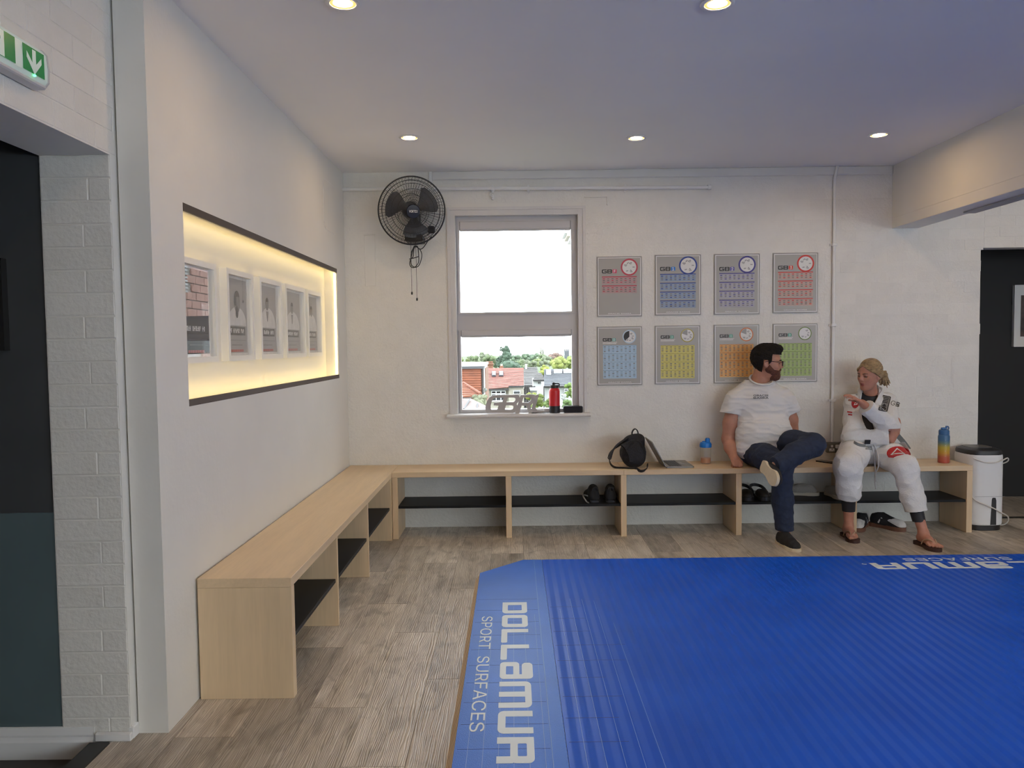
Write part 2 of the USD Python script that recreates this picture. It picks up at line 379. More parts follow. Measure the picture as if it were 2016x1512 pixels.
# ceiling lights: one built, the rest copies
dl_spots = [(-.637, 3.06), (.811, 3.11), (-.640, 5.00), (.806, 5.08), (2.36, 5.08), (3.80, 5.08), (2.36, 3.10), (3.80, 3.10),
            (-.637, 1.12), (.811, 1.15), (2.36, 1.15), (3.80, 1.15), (-.637, -.85), (.811, -.85), (2.36, -.85), (3.80, -.85), (5.4, 5.08), (5.4, 3.1), (5.4, 1.15)]  # those out of view continue the rows to light the room
dl_label = ['round recessed ceiling downlight cut by the top edge, above the lit niche', 'round recessed ceiling downlight cut by the top edge, right of centre',
            'round recessed ceiling downlight above the wall fan', 'round recessed ceiling downlight above the top row of posters', 'round recessed ceiling downlight beside the beam on the right']
t0 = Thing('ceiling_downlight', dl_label[0], 'ceiling light', (*dl_spots[0], CH), group='recessed ceiling downlights')
t0.add('trim_ring', lathe([(.062, .002), (.066, -.004), (.060, -.008), (.050, -.006), (.048, .004)], n=36), M['white'], local=True, smooth=60)
t0.add('lens_rim', lathe([(.0370, -.0032), (.0440, -.0034), (.0520, -.0045), (.0520, .002)], n=32), M['lamp_rim_glow'], local=True, smooth=False)
t0.add('lens', lathe([(.0005, -.0036), (.038, -.0036), (.038, .002)], n=32), M['lamp'], local=True, smooth=False)
for i, (a, b) in enumerate(dl_spots[1:], 1):
    copy_of(t0.path, 'ceiling_downlight', dl_label[i] if i < 5 else 'round recessed ceiling downlight outside the picture', (a, b, CH))

# LED strips hidden behind the niche's trims
struct('led_strip', bx(XL-.026, XL-.014, NY0+.01, NY1-.01, NZ1-.008, NZ1-.002), M['led'], wall_left)
struct('led_strip', bx(XL-.026, XL-.014, NY0+.01, NY1-.01, NZ0+.002, NZ0+.008), M['led'], wall_left)
struct('led_strip', bx(XL-.022, XL-.010, NY1-.010, NY1-.006, NZ0+.03, NZ1-.032), M['led'], wall_left)
# ------------------------------------------------------------------ window in the back wall
gx0, gx1 = at(907, 620, y=6.06)[0], at(1125, 620, y=6.06)[0]
zt = {k: at(1010, v, y=6.06)[2] for k, v in dict(top=437, tr1=614.6, tr0=650, bot=805).items()}
M['casing'] = pbr('painted_casing', (.66, .65, .64), .45, bump=.15, bscale=60)
OX0, OX1, OZ1 = -.483, .551, 2.440
ring = sbox(OX0, WZ0, OX1, OZ1).difference(sbox(-.432, WZ0-.1, .503, 2.388))
w1 = struct('window_1', ext(ring, .135, (0, 6.12, 0), (1, 0, 0), (0, 0, 1)), M['casing'])
lip = sbox(OX0-.010, WZ0, OX1+.010, OZ1+.010).difference(sbox(OX0+.012, WZ0-.1, OX1-.012, OZ1-.012))
struct('casing_edge', ext(lip, .022, (0, 5.998, 0)), M['casing'], w1)
fr = sbox(-.434, WZ0, .505, 2.392).difference(union_all([sbox(gx0, zt['bot'], gx1, zt['tr0']), sbox(gx0, zt['tr1'], gx1, zt['top'])]))
struct('window_frame', ext(fr, .05, (0, 6.10, 0)), M['upvc'], w1)
for a, b in ((zt['bot'], zt['tr0']), (zt['tr1'], zt['top'])):       # glazing beads, then the pane
    bead = sbox(gx0-.014, a-.012, gx1+.014, b+.012).difference(sbox(gx0, a, gx1, b))
    struct('glazing_bead', ext(bead, .014, (0, 6.052, 0)), M['upvc'], w1)
    struct('pane', bx(gx0-.004, gx1+.004, 6.066, 6.070, a-.004, b+.004), M['glass'], w1)
sz = at(1010, 814.5, y=5.955)[2]
prof = Polygon([(0, -.03), (.075, -.03), (.092, -.027), (.098, -.018), (.096, -.008), (.088, 0), (-.04, 0), (-.04, -.03)])
struct('window_sill', ext(prof, .585+.51, (.583, 6.02, sz), (0, -1, 0), (0, 0, 1)), M['casing'], w1)
for k, (a, b, wt) in enumerate(((zt['top']-.070, zt['top'], 'upper'), (zt['tr0']-.052, zt['tr0'], 'lower'))):
    t = Thing('roller_blind', f'white roller blind rolled up at the top of the {wt} window pane', 'blind', ((gx0+gx1)/2, 6.045, a), group='rolled-up window blinds')
    t.add('cassette', bx(gx0+.002, gx1-.002, 6.028, 6.062, a+.012, b+.004, .006), M['upvc'])
    t.add('bottom_rail', bx(gx0+.004, gx1-.004, 6.036, 6.052, a, a+.012, .004), M['upvc'])
    for s in (gx0+.001, gx1-.009):
        t.add('end_cap', bx(s, s+.008, 6.026, 6.063, a+.006, b+.003, .003), M['grey'])

# ------------------------------------------------------------------ benches
ash = dict(rough=.42)
def wood(name, col, stretch):
    n = {'g': ('geometry', {}), 'm': ('mapping', {'scale': stretch}), 'm2': ('mapping', {'scale': tuple(s*6 for s in stretch)}),
         'n': ('noise_texture', {'scale': 1.0, 'detail': 4.0, 'distortion': .4}), 'n2': ('noise_texture', {'scale': 1.0, 'detail': 2.0}),
         'r': ('rgb_ramp', {'ramp': [(.3, tuple(c*.93 for c in col)), (.7, tuple(c*1.05 for c in col))]}), 'r2': ('rgb_ramp', {'ramp': [(.35, (.96, .96, .96)), (.6, (1, 1, 1))]}),
         'x': ('mix_color', {'blend_type': 'multiply', 'fac': 1.0}), 'p': ('principled_bsdf', {'roughness': .42})}
    return usdkit.material(stage, L+name, n, [('g.position', 'm.vector'), ('g.position', 'm2.vector'), ('m.vector', 'n.vector'), ('m2.vector', 'n2.vector'), ('n.fac', 'r.fac'), ('n2.fac', 'r2.fac'),
        ('r.color', 'x.a'), ('r2.color', 'x.b'), ('x.result', 'p.base_color')], surface='p.BSDF')
ASH = (.70, .53, .335)
M['ash_x'] = wood('ash_along_x', ASH, (1.2, 14, 14)); M['ash_y'] = wood('ash_along_y', ASH, (14, 1.2, 14)); M['ash_z'] = wood('ash_upright', ASH, (14, 14, 1.2))
M['shelf'] = pbr('black_shelf', (.007, .008, .010), .5, specular_ior_level=.25)
HB, TT, BF, PT = .489, .038, YB-.374, .041
LX0, LX1, LY0 = XL+.010, XL+.384, 3.054
b = Thing('shoe_bench', 'pale ash bench with black shelf running along the left wall under the lit niche', 'bench', (XL+.19, 4.5, 0))
b.add('bench_top', bx(LX0, LX1, LY0, YB-.006, HB-TT, HB, .0015), M['ash_y'])
divs = [LY0, LY0+.8265-.02, LY0+2*.8265-.02, BF-PT-.004]
for i, y in enumerate(divs):
    b.add('end_panel' if i in (0, 3) else 'divider', bx(LX0, LX1-(.0 if i in (0, 3) else .002), y, y+(PT if i in (0, 3) else .022), 0, HB-TT-.0005, .0012), M['ash_z'])
for i in range(3):
    y0, y1 = divs[i]+(PT if i == 0 else .022), divs[i+1]
    b.add('shelf', bx(LX0, LX1-.012, y0+.0005, y1-.0005, .222, .240, .001), M['shelf'])
def back_bench(xa, xb, posts, label, first=True):
    b = Thing('shoe_bench', label, 'bench', ((xa+xb)/2, YB-.19, 0))
    b.add('bench_top', bx(xa, xb, BF, YB-.006, HB-TT, HB, .0015), M['ash_x'])
    for i, x in enumerate(posts):
        if i or first: b.add('end_panel' if i in (0, len(posts)-1) else 'divider', bx(x-PT, x, BF+.001, YB-.012, 0, HB-TT-.0005, .0012), M['ash_z'])
    for i in range(len(posts)-1):
        b.add('shelf', bx(posts[i]+.0005, posts[i+1]-PT-.0005, BF+.012, YB-.014, .222, .240, .001), M['shelf'])
    return b
R0 = -.0261
back_bench(LX1+.001, R0+.835-.0205, [LX1+.001+PT, R0, R0+.835], 'pale ash bench with black shelf along the back wall under the window')
back_bench(R0+.835-.0195, R0+4*.835, [R0+.835, R0+2*.835, R0+3*.835, R0+4*.835], 'pale ash bench along the back wall with the two people sitting on it', False)

# ------------------------------------------------------------------ blue sports mat on a plywood platform
MT = .045
mx0 = at(945, 1128, z=MT)[0]; c1 = at(1030, 1103, z=MT); my1 = at(1500, 1096.5, z=MT)[1]; mcy = at(945, 1128, z=MT)[1]
MXR, MYN = 4.6, .3
out = Polygon([(mx0, MYN), (MXR, MYN), (MXR, my1), (c1[0], my1), (mx0, mcy)])
seam = at(1093, 1300, z=MT)[0]
n = {'g': ('geometry', {}), 'sx': ('separate_xyz', {}), 'm': ('math', {'math_type': 'multiply', 'value2': 2*math.pi/.052}), 's': ('math', {'math_type': 'sine'}),
     'h0': ('map_range', {'from_min': -.55, 'from_max': .55, 'to_min': 0.0, 'to_max': 1.0, 'clamp': True, 'range_type': 'smoothstep'}),
     'n': ('noise_texture', {'scale': 3.0, 'detail': 4.0}), 'r': ('rgb_ramp', {'ramp': [(.3, (.001, .070, .52)), (.7, (.002, .086, .60))]}),
     'rs': ('map_range', {'from_min': 0.0, 'from_max': 1.0, 'to_min': .985, 'to_max': 1.0}), 'xm': ('mix_color', {'blend_type': 'multiply', 'fac': 1.0}),
     'wv': ('noise_texture', {'scale': 240.0, 'detail': 2.0}), 'b1': ('bump', {'strength': .12, 'distance': .003}), 'b2': ('bump', {'strength': .05, 'distance': .003}),
     'ro': ('map_range', {'from_min': 0.0, 'from_max': 1.0, 'to_min': .60, 'to_max': .40}), 'p': ('principled_bsdf', {'specular_ior_level': .45, 'specular_tint': (.35, .62, 1.0)})}
M['mat'] = usdkit.material(stage, L+'mat_blue', n, [('g.position', 'sx.vector'), ('sx.x', 'm.value1'), ('m.value', 's.value1'), ('s.value', 'h0.value'), ('g.position', 'n.vector'), ('n.fac', 'r.fac'),
    ('h0.result', 'rs.value'), ('r.color', 'xm.a'), ('rs.result', 'xm.b'), ('xm.result', 'p.base_color'), ('h0.result', 'ro.value'), ('ro.result', 'p.roughness'),
    ('g.position', 'wv.vector'), ('wv.fac', 'b1.height'), ('h0.result', 'b2.height'), ('b1.normal', 'b2.normal'), ('b2.normal', 'p.normal')], surface='p.BSDF')
M['mat_edge'] = pbr('mat_border_blue', (.010, .115, .60), .40, specular_ior_level=.55, specular_tint=(.45, .72, 1.0), var=.12, scale=4, bump=.12, bscale=240)
M['print'] = pbr('mat_print', (.64, .72, .76), .45)
M['crease'] = pbr('mat_crease_lit', (.16, .30, .66), .5); M['crease_dark'] = pbr('mat_crease_shaded', (.004, .035, .24), .5)
ply = pbr('plywood_edge', (.55, .42, .27), .6)
ply = usdkit.material(stage, L+'plywood_layers', {'g': ('geometry', {}), 's': ('separate_xyz', {}), 'm': ('math', {'math_type': 'multiply', 'value2': 1/.0085}), 'f': ('math', {'math_type': 'fraction'}),
    'r': ('rgb_ramp', {'ramp': [(.0, (.84, .68, .46)), (.58, (.80, .62, .41)), (.64, (.34, .20, .11)), (.98, (.38, .23, .13)), (1.0, (.84, .68, .46))]}), 'p': ('principled_bsdf', {'roughness': .6})},
    [('g.position', 's.vector'), ('s.z', 'm.value1'), ('m.value', 'f.value1'), ('f.value', 'r.fac'), ('r.color', 'p.base_color')], surface='p.BSDF')
base = out.buffer(-.002, join_style='mitre'); PB = .027
o2 = np.array(out.exterior.coords)[:-1]
low = np.array(out.buffer(PB, join_style='mitre').exterior.coords)[:-1]
mt = Thing('sports_mat', 'large blue wrestling mat with pale lettering on a plywood base', 'mat', (2.2, 2.5, 0))
hp = hull([(x, y, 0) for x, y in low] + [(x, y, MT-.008) for x, y in o2])
mt.add('plywood_base', hp, ply, smooth=False)
mt.add('mat_border', ext(out.intersection(sbox(-5, -5, seam-.0008, 20)), .008, (0, 0, MT-.008), (1, 0, 0), (0, 1, 0)), M['mat_edge'], smooth=False, label='blue border strip with the lettering')
mt.add('mat_panel', ext(out.intersection(sbox(seam+.0008, -5, 20, 20)), .008, (0, 0, MT-.008), (1, 0, 0), (0, 1, 0)), M['mat'], smooth=False)
cr, cd = [], []                                                       # creases in the left part, their light and shade put into the colour
for x in (seam-.050,):
    cr.append(bx(x-.0012, x+.0012, MYN, my1-.02, MT-.002, MT+.0006))
for i, x in enumerate(np.arange(mx0+.045, seam-.06, .052)):
    cr.append(bx(x-.0008, x+.0008, 1.6+.3*rng.random(), 3.55+.45*rng.random(), MT-.002, MT+.0004))
for i, x in enumerate(np.arange(seam+.06, seam+.34, .062)):
    cr.append(bx(x-.0008, x+.0008, 1.6+.2*rng.random(), 3.9+.5*rng.random()-i*.1, MT-.002, MT+.0004))
for i, y in enumerate(np.arange(1.7, 4.2, .172)):
    cd.append(bx(mx0+.01, seam-.055, y-.0010, y+.0010, MT-.002, MT+.0004))
    if y < 4.0: cd.append(bx(seam+.01, seam+.17+.16*rng.random(), y+.04-.0014, y+.04+.0014, MT-.002, MT+.0004))
mt.add('fold_crease', cat(cr), M['crease'], smooth=False, kind='stuff'); mt.add('cross_crease', cat(cd), M['crease_dark'], smooth=False, kind='stuff')
def glyph(ch):
    """heavy square lettering on a cell .86 wide and 1 tall"""
    s, w = .22, .86
    ring = lambda r: rrect(0, 0, w, 1, r).difference(rrect(s, s, w-s, 1-s, max(r-s, .03)))
    left = lambda a, b, c, d: sbox(a, b, c, d)
    if ch == 'D': return union_all([ring(.16), sbox(0, 0, .2, .2), sbox(0, .8, .2, 1)]).difference(rrect(s, s, w-s, 1-s, .03))
    if ch == 'O': return ring(.16)
    if ch == 'L': return union_all([sbox(0, .1, s, 1), rrect(0, 0, w, s, .05)])
    if ch == 'A': return union_all([rrect(0, 0, w, .64, .14).difference(rrect(s, .2, w-s, .44, .03)), sbox(w-s, .1, w, .8), rrect(.05, .80, w, 1, .14), sbox(.05, .8, .4, 1), sbox(w-s, .6, w, .84)])
    if ch == 'M': W = 1.16; return union_all([rrect(0, .5, W, 1, .18), sbox(0, 0, s, .84), sbox(W/2-s/2, 0, W/2+s/2, .9), sbox(W-s, 0, W, .8)]).difference(union_all([sbox(s, 0, W/2-s/2, .8), sbox(W/2+s/2, 0, W-s, .8)]))
    if ch == 'U': return rrect(0, 0, w, 1.3, .16).difference(sbox(s, s, w-s, 2)).intersection(sbox(0, 0, w, 1))
    if ch == 'R': return union_all([sbox(0, 0, s, 1), rrect(0, .36, w, 1, .16), sbox(0, .36, .2, 1), rrect(w-s, 0, w, .44, .02)]).difference(rrect(s, .56, w-s, .8, .03)).union(Polygon([(w-s, 0), (w, 0), (w, .36), (w-.1, .42), (w-s, .4)]))
def word(s, gap=.13):
    x, out = 0, []
    for c in s:
        g = glyph(c); out.append(affinity.translate(g, x, 0)); x += g.bounds[2]+gap
    return union_all(out), x-gap
wd, wl = word('DOLLAMUR')
a, e = at(1009, 1186, z=MT), at(1017, 1503, z=MT)
xb, xt = at(985, 1300, z=MT)[0], at(1043, 1300, z=MT)[0]
big = lambda k, hgt: affinity.scale(wd, k, hgt, origin=(0, 0))
kl = (a[1]-e[1])/wl
mt.add('lettering', ext(big(kl, xt-xb), .0008, (xb, a[1], MT), (0, -1, 0), (1, 0, 0)), M['print'], smooth=False)
a2, e2 = at(955, 1214, z=MT), at(940, 1441, z=MT)
xs0, xs1 = at(936, 1330, z=MT)[0], at(961, 1330, z=MT)[0]
lm = letters('SPORT  SURFACES', xs1-xs0, (xs0, (a2[1]+e2[1])/2, MT), (0, -1, 0), (1, 0, 0), bold=False, width=a2[1]-e2[1])
mt.add('lettering', lm, M['print'], smooth=False)
mt.add('registered_mark', letters('R', .012, (xb+.006, e[1]-.05, MT), (0, -1, 0), (1, 0, 0)), M['print'], smooth=False)
rg = Point(0, 0).buffer(.014).difference(Point(0, 0).buffer(.011))
mt.add('registered_mark', ext(rg, .0008, (xb+.012, e[1]-.05, MT), (1, 0, 0), (0, 1, 0)), M['print'], smooth=False)
rx = at(1722, 1116, z=MT)[0]; yb2, yt2 = at(1800, 1107.5, z=MT)[1], at(1800, 1120, z=MT)[1]
mt.add('lettering', ext(big(kl, yb2-yt2), .0008, (rx+kl*wl, yb2, MT), (-1, 0, 0), (0, -1, 0)), M['print'], smooth=False)
mt.add('registered_mark', ext(rg, .0008, (rx-.035, yb2-.02, MT), (1, 0, 0), (0, 1, 0)), M['print'], smooth=False)
sx = at(1777, 1101, z=MT)[0]; y5, y6 = at(1800, 1099, z=MT)[1], at(1800, 1104.5, z=MT)[1]
ln = (a2[1]-e2[1])
mt.add('lettering', letters('SPORT  SURFACES', y5-y6, (sx+ln/2, y5, MT), (-1, 0, 0), (0, -1, 0), bold=False, width=ln), M['print'], smooth=False)

# ------------------------------------------------------------------ conduits, socket, hatch on the walls
def clip(t, p, ax):
    p = np.array(p)
    if ax == 'z': t.add('pipe_clip', cat(bx(p[0]-.018, p[0]+.018, p[1]-.016, YB+.002, p[2]-.012, p[2]+.012, .004), bx(p[0]-.03, p[0]+.03, YB-.008, YB+.002, p[2]-.008, p[2]+.008, .002)), M['white'])
    else: t.add('pipe_clip', cat(bx(p[0]-.012, p[0]+.012, p[1]-.016, YB+.002, p[2]-.018, p[2]+.018, .004), bx(p[0]-.008, p[0]+.008, YB-.008, YB+.002, p[2]-.032, p[2]+.03, .002)), M['white'])
pz0, pz1 = at(690, 373, y=YB-.016)[2], at(1390, 369, y=YB-.016)[2]; px1 = at(1396, 369, y=YB-.016)[0]
t = Thing('conduit_pipe', 'white conduit pipe running across the top of the back wall above the window', 'pipe', (.1, YB-.016, pz0), group=None)
t.add('pipe', cyl((-1.276, YB-.024, pz0), (px1, YB-.024, pz1), .0135, n=24), M['white'])
t.add('end_cap', cyl((px1-.012, YB-.024, pz1), (px1+.012, YB-.024, pz1), .018), M['white'])
for u in (970, 1040, 1230): clip(t, (at(u, 372, y=YB)[0], YB-.016, pz0+(pz1-pz0)*(u-690)/700), 'x')
hx = at(970, 385, y=YB-.02)
t.add('hook', cat(bx(hx[0]-.01, hx[0]+.012, YB-.026, YB+.002, hx[2]-.03, hx[2]+.01, .005), tube(spline([(hx[0]-.01, YB-.03, hx[2]+.02), (hx[0]-.02, YB-.035, hx[2]), (hx[0]+.0, YB-.035, hx[2]-.014)], 8), .004)), M['white'])
vx = at(1642, 500, y=YB-.016)[0]; zs = .628
t = Thing('conduit_pipe', 'white upright conduit pipe dropping from the ceiling to the double socket', 'pipe', (vx, YB-.016, zs))
t.add('pipe', tube(np.vstack([spline([(vx+.018, YB-.026, CH), (vx+.012, YB-.022, 2.69), (vx, YB-.016, 2.62)], 8), [(vx, YB-.016, 2.2), (vx-.004, YB-.016, zs)]]), .0115, 14), M['white'])
for vpx in (482, 640, 788): clip(t, (vx, YB-.016, at(1641, vpx, y=YB)[2]), 'z')
cx = at(848, 350, y=YB)[0]
t = Thing('cable_trunking', 'short white trunking between the ceiling and the pipe behind the fan', 'trunking', (cx, YB, 2.61))
t.add('channel', bx(cx-.012, cx+.012, YB-.018, YB+.002, pz0+.01, CH-.001, .003), M['white']); t.add('foot', bx(cx-.016, cx+.016, YB-.020, YB+.002, pz0+.004, pz0+.02, .003), M['white'])
s0, s1 = at(1625, 870, y=YB), at(1664, 890, y=YB)
t = Thing('double_socket', 'grey metal double wall socket between the man and the woman', 'socket', ((s0[0]+s1[0])/2, YB, s1[2]))
M['socket'] = pbr('brushed_grey', (.20, .19, .175), .4, metallic=.5)
t.add('back_plate', bx(s0[0], s1[0], YB-.034, YB+.003, s1[2], s0[2], .005), M['socket'])
wS, hS = s1[0]-s0[0], s0[2]-s1[2]
for fx in (.24, .76):
    X = s0[0]+wS*fx
    t.add('outlet', bx(X-.020, X+.020, YB-.037, YB-.030, s1[2]+.010, s1[2]+.034, .003), M['white'])
    t.add('pin_hole', cat(bx(X-.003, X+.003, YB-.038, YB-.034, s1[2]+.024, s1[2]+.031), bx(X-.012, X-.006, YB-.038, YB-.034, s1[2]+.013, s1[2]+.017), bx(X+.006, X+.012, YB-.038, YB-.034, s1[2]+.013, s1[2]+.017)), M['black'])
    t.add('rocker_switch', bx(X-.008, X+.008, YB-.038, YB-.030, s1[2]+.042, s1[2]+.060, .002), M['white'])
t.add('adapter', bx(s0[0]+wS*.5-.014, s0[0]+wS*.5+.016, YB-.058, YB-.03, s1[2]+.036, s1[2]+.062, .004), M['white'])
h0, h1 = at(637, 388, x=XL), at(651, 457, x=XL)
t = Thing('access_panel', 'plain white access panel flush in the left wall beyond the niche', 'access panel', (XL, (h0[1]+h1[1])/2, h1[2]))
hp2 = rrect(h0[1], h1[2], h0[1]+.34, h1[2]+.34, .05)
t.add('panel', ext(hp2, .003, (XL-.0005, 0, 0), (0, 1, 0), (0, 0, 1)), M['wall'])
t.add('rim', ext(hp2.buffer(.004).difference(hp2.buffer(-.002)), .0016, (XL-.0004, 0, 0), (0, 1, 0), (0, 0, 1)), M['white'])
q = at(717, 463, y=YB); q2 = at(740, 563, y=YB)
t = Thing('blanking_cover', 'narrow painted-over blanking cover on the back wall left of the fan cable', 'cover plate', (q[0], YB, q2[2]))
t.add('cover', bx(q[0], q2[0], YB-.0012, YB+.002, q2[2], q[2], .004), M['wall']); t.add('top_edge', bx(q[0]-.002, q2[0]+.002, YB-.008, YB+.002, q[2]-.004, q[2]+.006, .003), M['wall'])
q = at(1150, 388, y=YB); q2 = at(1196, 404, y=YB)
t = Thing('cable_trunking', 'thin white painted cable run bending down right above the window corner', 'trunking', (q2[0], YB, q2[2]))
t.add('channel', bx(q[0], q2[0], YB-.008, YB+.002, q[2]-.004, q[2]+.004, .002), M['wall']); t.add('drop', bx(q2[0]-.006, q2[0]+.002, YB-.009, YB+.002, q2[2], q[2]+.004, .002), M['wall'])
# ------------------------------------------------------------------ framed portraits in the niche
M['frame_white'] = pbr('frame_white', (.80, .79, .76), .4)
M['photo'] = pbr('photo_grey', (.36, .35, .34), .6, var=.10, scale=3)
M['photo_dark'] = pbr('photo_dark', (.03, .028, .026), .6, var=.3, scale=30)
M['photo_mid'] = pbr('photo_mid', (.19, .18, .17), .6, var=.25, scale=40)
M['photo_light'] = pbr('photo_light', (.66, .65, .63), .6, var=.1, scale=20)
M['redprint'] = pbr('red_print', (.50, .07, .05), .5)
M['whiteprint'] = pbr('white_print', (.75, .75, .74), .5)
FN = NX + .003
fr_y = [(3.165, 3.535), (3.662, 4.036), (4.138, 4.528), (4.602, 5.034), (5.092, 5.462)]
fr_lab = ['white framed print at the left end of the niche, its glass full of reflections', 'white framed portrait of a person seen in profile, second in the niche',
          'white framed portrait in the middle of the niche', 'white framed portrait of a person with folded arms, fourth in the niche', 'white framed portrait at the far end of the niche beside the glowing strip']
def ell(cx, cy, rx, ry, n=24): return affinity.scale(Point(0, 0).buffer(1, quad_segs=n//4), rx, ry).__class__(affinity.translate(affinity.scale(Point(0, 0).buffer(1, quad_segs=n//4), rx, ry), cx, cy).exterior)
for i, (y0, y1) in enumerate(fr_y):
    z0, z1 = 1.341, 1.779; w = y1-y0; hgt = z1-z0
    t = Thing('framed_portrait', fr_lab[i], 'picture', (FN, (y0+y1)/2, z0), group='framed portraits in the lit niche')
    fw = .026
    fx = FN + .036                                            # face of the frame
    ringp = sbox(y0, z0, y1, z1).difference(sbox(y0+fw, z0+fw, y1-fw, z1-fw))
    t.add('frame', ext(ringp, .036, (FN, 0, 0), (0, 1, 0), (0, 0, 1)), M['frame_white'])
    P = lambda poly, d: ext(poly, .0005, (FN+.008+d*.0006, 0, 0), (0, 1, 0), (0, 0, 1))
    inner = sbox(y0+fw, z0+fw, y1-fw, z1-fw); cy = (y0+y1)/2
    t.add('print_sheet', bx(FN+.002, FN+.008, y0+fw-.002, y1-fw+.002, z0+fw-.002, z1-fw+.002), M['photo'] if i else M['photo_dark'])  # first print darkened so the reflections in its glass stand out
    t.add('print_border', P(inner.difference(inner.buffer(-.012, join_style='mitre')), 1), M['photo_light'])
    iw = w-2*fw
    top = z1-fw-.03; nb = z0+hgt*.335
    clipr = sbox(y0+fw+.012, nb+.025, y1-fw-.012, z1-fw-.012)
    hx, hz = (cy+.012 if i == 1 else cy), z0+hgt*(.66 if i == 1 else .69); hr = .040 if i == 1 else .026
    body = union_all([ell(cy+.01, nb+.03, iw*.40, hgt*.20 if i == 1 else hgt*.24), sbox(cy-hr*.6, nb+.03, cy+hr*.6, hz)])
    t.add('portrait_body', P(body.intersection(clipr), 2), M['photo_light'] if i else M['photo_dark'])
    head = ell(hx, hz, hr, hr*1.36)
    t.add('portrait_head', P(head, 3), M['photo_mid'] if i else M['photo_dark'])
    hair = head.intersection(sbox(hx-1, hz+hr*.5, hx+1, hz+1)) if i != 1 else union_all([head.intersection(sbox(hx-1, hz-.02, hx-.012, hz+1)), head.intersection(sbox(hx-1, hz+.025, hx+1, hz+1)), ell(hx-.006, hz-.05, .018, .03)])
    t.add('portrait_hair', P(hair, 4), M['photo_dark'])
    if i in (2, 3): t.add('portrait_lapel', P(Polygon([(cy-.02, hz-.04), (cy+.02, hz-.04), (cy+.004, nb+.06), (cy-.004, nb+.06)]), 3), M['photo_mid'])
    t.add('name_bar', P(sbox(cy-iw*.36, nb-.022, cy+iw*.36, nb+.020), 3), M['photo_dark'])
    bars = [g_ for k in range(13) for g_ in (sbox(cy-iw*.30+k*iw*.047, nb-.011, cy-iw*.30+k*iw*.047+iw*.012, nb+.010), sbox(cy-iw*.30+k*iw*.047, nb+(.010-.008*((k*5+i) % 3)), cy-iw*.30+k*iw*.047+iw*.034, nb+(.006-.008*((k*5+i) % 3))), sbox(cy-iw*.30+k*iw*.047+iw*.024, nb-.011+.009*((k+i) % 2), cy-iw*.30+k*iw*.047+iw*.034, nb+.010-.007*((k*3) % 2))) if (k+i) % 7 != 3]
    t.add('name_print', P(union_all(bars), 4), M['whiteprint'], kind='stuff')
    t.add('rule_line', P(union_all([sbox(cy-iw*.38, nb-.048, cy+iw*.38, nb-.0455), sbox(cy-iw*.22, nb-.072, cy+iw*.22, nb-.068)]), 3), M['photo_mid'], kind='stuff')
    t.add('red_print', P(union_all([sbox(cy-iw*.26+k*iw*.06, nb-.104, cy-iw*.26+k*iw*.06+iw*.045, nb-.092) for k in range(9)]), 3), M['redprint'], kind='stuff')
    t.add('glass', bx(FN+.020, FN+.022, y0+fw-.002, y1-fw+.002, z0+fw-.002, z1-fw+.002), M['picglass'])

# pictures on the dark walls
t = Thing('framed_picture', 'black framed picture on the charcoal wall at the left edge', 'picture', (-1.9, 2.75, 1.40))
ringp = sbox(-2.16, 1.403, -1.773, 1.724).difference(sbox(-2.13, 1.433, -1.803, 1.694))
t.add('frame', ext(ringp, .03, (0, 2.751, 0)), M['trimblack'])
t.add('mount', bx(-2.135, -1.798, 2.740, 2.751, 1.43, 1.70), M['whiteprint']); t.add('print', bx(-2.10, -1.835, 2.738, 2.741, 1.465, 1.66), M['photo_mid'])
t.add('glass', bx(-2.135, -1.798, 2.731, 2.733, 1.43, 1.70), M['picglass'])
ry = 6.92
t = Thing('framed_picture', 'white framed picture on the black wall at the right edge', 'picture', (4.7, ry, 1.33))
ra, rb = at(1998, 561, y=ry-.03), at(1994, 683, y=ry-.03)
ringp = sbox(ra[0], rb[2], ra[0]+.62, ra[2]).difference(sbox(ra[0]+.018, rb[2]+.018, ra[0]+.602, ra[2]-.018))
t.add('frame', ext(ringp, .03, (0, ry, 0)), M['frame_white'])
t.add('mount', bx(ra[0]+.016, ra[0]+.604, ry-.012, ry, rb[2]+.016, ra[2]-.016), M['frame_white'])
t.add('print', bx(ra[0]+.068, ra[0]+.55, ry-.014, ry-.011, rb[2]+.09, ra[2]-.09), pbr('dark_print', (.06, .035, .03), .4, var=.7, scale=14))

